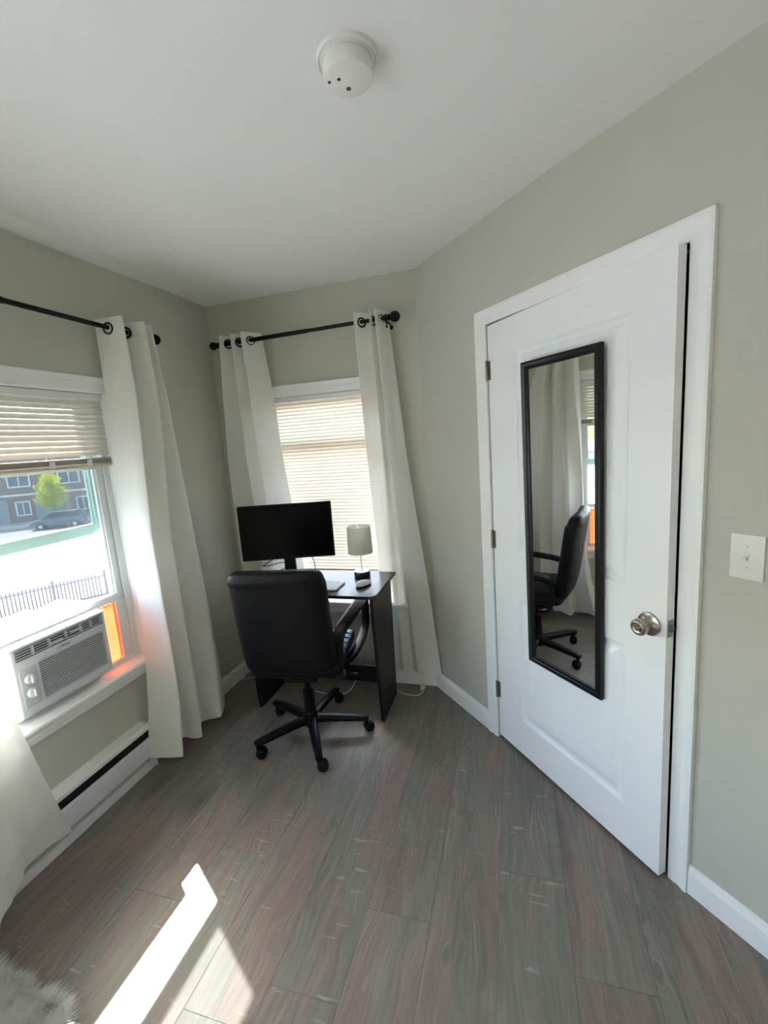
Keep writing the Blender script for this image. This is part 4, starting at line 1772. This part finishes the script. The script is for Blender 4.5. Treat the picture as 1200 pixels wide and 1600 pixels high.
bm = BM()
box(bm, -.42, 1.74, -.62, .62, 1.50, 1.56, .025)
for x0_, z0_, x1_, z1_ in ((-1.30, .97, -.42, 1.52), (2.08, 1.0, 1.74, 1.53), (.42, 1.0, .42, 1.52), (1.25, 1.0, 1.25, 1.52)):
    for s in (-1, 1):
        cyl(bm, (x0_, .845 * s, z0_), (x1_, .625 * s, z1_), .035, n=6)
link('roof', bm, M['carpaint'], car)
for x in (-1.42, 1.38):
    for s in (-1, 1):
        bm = BM()
        lathe(bm, [(.20, .02), (.33, .02), (.33, .22), (.20, .22), (.20, .02)], (x, .70 * s, .33), (0, s, 0), 24)
        wh = link('wheel', bm, M['tire'], car, smooth=True)
        bm = BM()
        lathe(bm, [(0, .17), (.20, .19), (.20, .12), (0, .12)], (x, .70 * s, .33), (0, s, 0), 12)
        link('rim', bm, M['rim'], wh)
for s in (-1, 1):
    bm = BM(); box(bm, -2.27, -2.08, .48 * s - .18, .48 * s + .18, .66, .80, .03)
    link('headlight', bm, M['chrome'], car)

# street tree
tree = thing('street_tree', 'yellow green young tree on the pavement behind the parked car', 'tree', (SO.x - 1.1 * sx - 3.4 * sy, SO.y - 1.1 * sy + 3.4 * sx, GZ + .14))
bm = BM()
tube(bm, smoothpath([(0, 0, 0), (.03, 0, .9), (-.03, .02, 1.8), (.04, 0, 3.2), (0, 0, 4.6)], 4), [.10, .095, .09, .085, .08, .075, .07, .065, .06, .05, .045, .04, .035, .03, .025, .02, .015][:17], 8)
for k in range(14):
    a = k * 2.4
    z = 1.7 + k * .17
    cyl(bm, (0, 0, z), (cos(a) * .9, sin(a) * .9, z + .8), .03, .008, 6)
link('trunk', bm, M['bark'], tree)
rt = random.Random(3)
verts, faces = [], []
for i in range(9000):
    while True:
        p = Vector((rt.uniform(-1, 1), rt.uniform(-1, 1), rt.uniform(-1, 1)))
        if p.length < 1:
            break
    z = p.z
    wid = 1.45 * (1 - .35 * z) * (.80 + .28 * sin(5 * atan2(p.y, p.x) + 5 * z) + .15 * sin(11 * z + 3 * p.x))
    if p.length > .55 and sin(9 * p.x + 4 * z) * sin(8 * p.y - 5 * z) > .35:
        continue
    c = Vector((p.x * wid, p.y * wid, 3.35 + z * 2.0))
    n_ = Vector((rt.gauss(0, 1), rt.gauss(0, 1), rt.gauss(0, 1))).normalized()
    u = n_.orthogonal().normalized() * rt.uniform(.05, .10)
    v_ = n_.cross(u).normalized() * rt.uniform(.03, .06)
    k = len(verts)
    verts += [c - u, c + v_, c + u, c - v_]
    faces.append((k, k + 1, k + 2, k + 3))
me = bpy.data.meshes.new('foliage')
me.from_pydata([tuple(v) for v in verts], [], faces)
me.materials.append(M['leaf'])
fo = bpy.data.objects.new('foliage', me)
COL.objects.link(fo)
fo.parent = tree
fo['kind'] = 'stuff'

# iron fence with grass behind
fa, fb = Vector((-19.3, 7.6, GZ)), Vector((-16.3, 12.6, GZ))
fd = fb - fa
fence = thing('iron_fence', 'black iron picket fence in the sunlit lot outside', 'fence', fa, atan2(fd.y, fd.x))
FL = fd.length
bm = BM()
n = int(FL / .13)
for i in range(n):
    cyl(bm, (i * .13, 0, .04), (i * .13, 0, 1.12), .030, n=5)
pk = link('pickets', bm, M['iron'], fence)
pk['kind'] = 'stuff'
for z in (.14, .98):
    bm = BM(); box(bm, 0, FL, -.025, .025, z - .035, z + .035)
    link('rail', bm, M['iron'], fence)
for i in range(4):
    x = FL * i / 3
    bm = BM(); box(bm, x - .05, x + .05, -.05, .05, 0, 1.25, .01)
    link('post', bm, M['iron'], fence)
bm = BM()
box(bm, 1.7, FL + 1, .3, 9, 0, .05)
gs = link('grass_strip', bm, M['grass'])
gs.location = fa; gs.rotation_euler = (0, 0, atan2(fd.y, fd.x)); gs['kind'] = 'structure'

# porch roof just below the window
bm = BM()
P = {'ap': (-5.3, 2.5, -.60), 'l': (-5.9, .9, -1.05), 'r': (-4.4, 3.6, -1.05), 'li': (-1.2, -1.2, -1.05), 'ri': (-.6, 2.4, -1.05), 'ia': (-.8, .8, -.6)}
A = [bm.verts.new(P[k]) for k in ('ap', 'l', 'li', 'ia', 'ri', 'r')]
bm.faces.new((A[0], A[1], A[2], A[3]))
bm.faces.new((A[0], A[3], A[4], A[5]))
bm.faces.new((A[1], A[0], A[5]))
r_ = bmesh.ops.extrude_face_region(bm, geom=list(bm.faces))
bmesh.ops.translate(bm, vec=(0, 0, -.15), verts=[v for v in r_['geom'] if isinstance(v, bmesh.types.BMVert)])
o = link('porch_roof', bm, M['roofwhite'])
tag(o, 'pale gabled porch roof just below the left window', 'roof')
# posts that carry it
for (x, y) in ((-5.6, 1.1), (-4.5, 3.3)):
    bm = BM(); box(bm, x - .07, x + .07, y - .07, y + .07, GZ, -1.1)
    q_ = link('post', bm, M['roofwhite'], o)

# neighbouring brick house behind the desk window
nb = thing('neighbour_house', 'orange brick house close behind the desk window', 'building', (0, 0, GZ))
bm = BM()
box(bm, -2.6, 6.5, 3.2, 9, 0, 5.4)
link('wall', bm, M['brick_near'], nb)
bm = BM()
box(bm, -2.8, 6.7, 3.0, 9.2, 5.4, 5.6)
link('overhang_slab', bm, M['bframe'], nb)
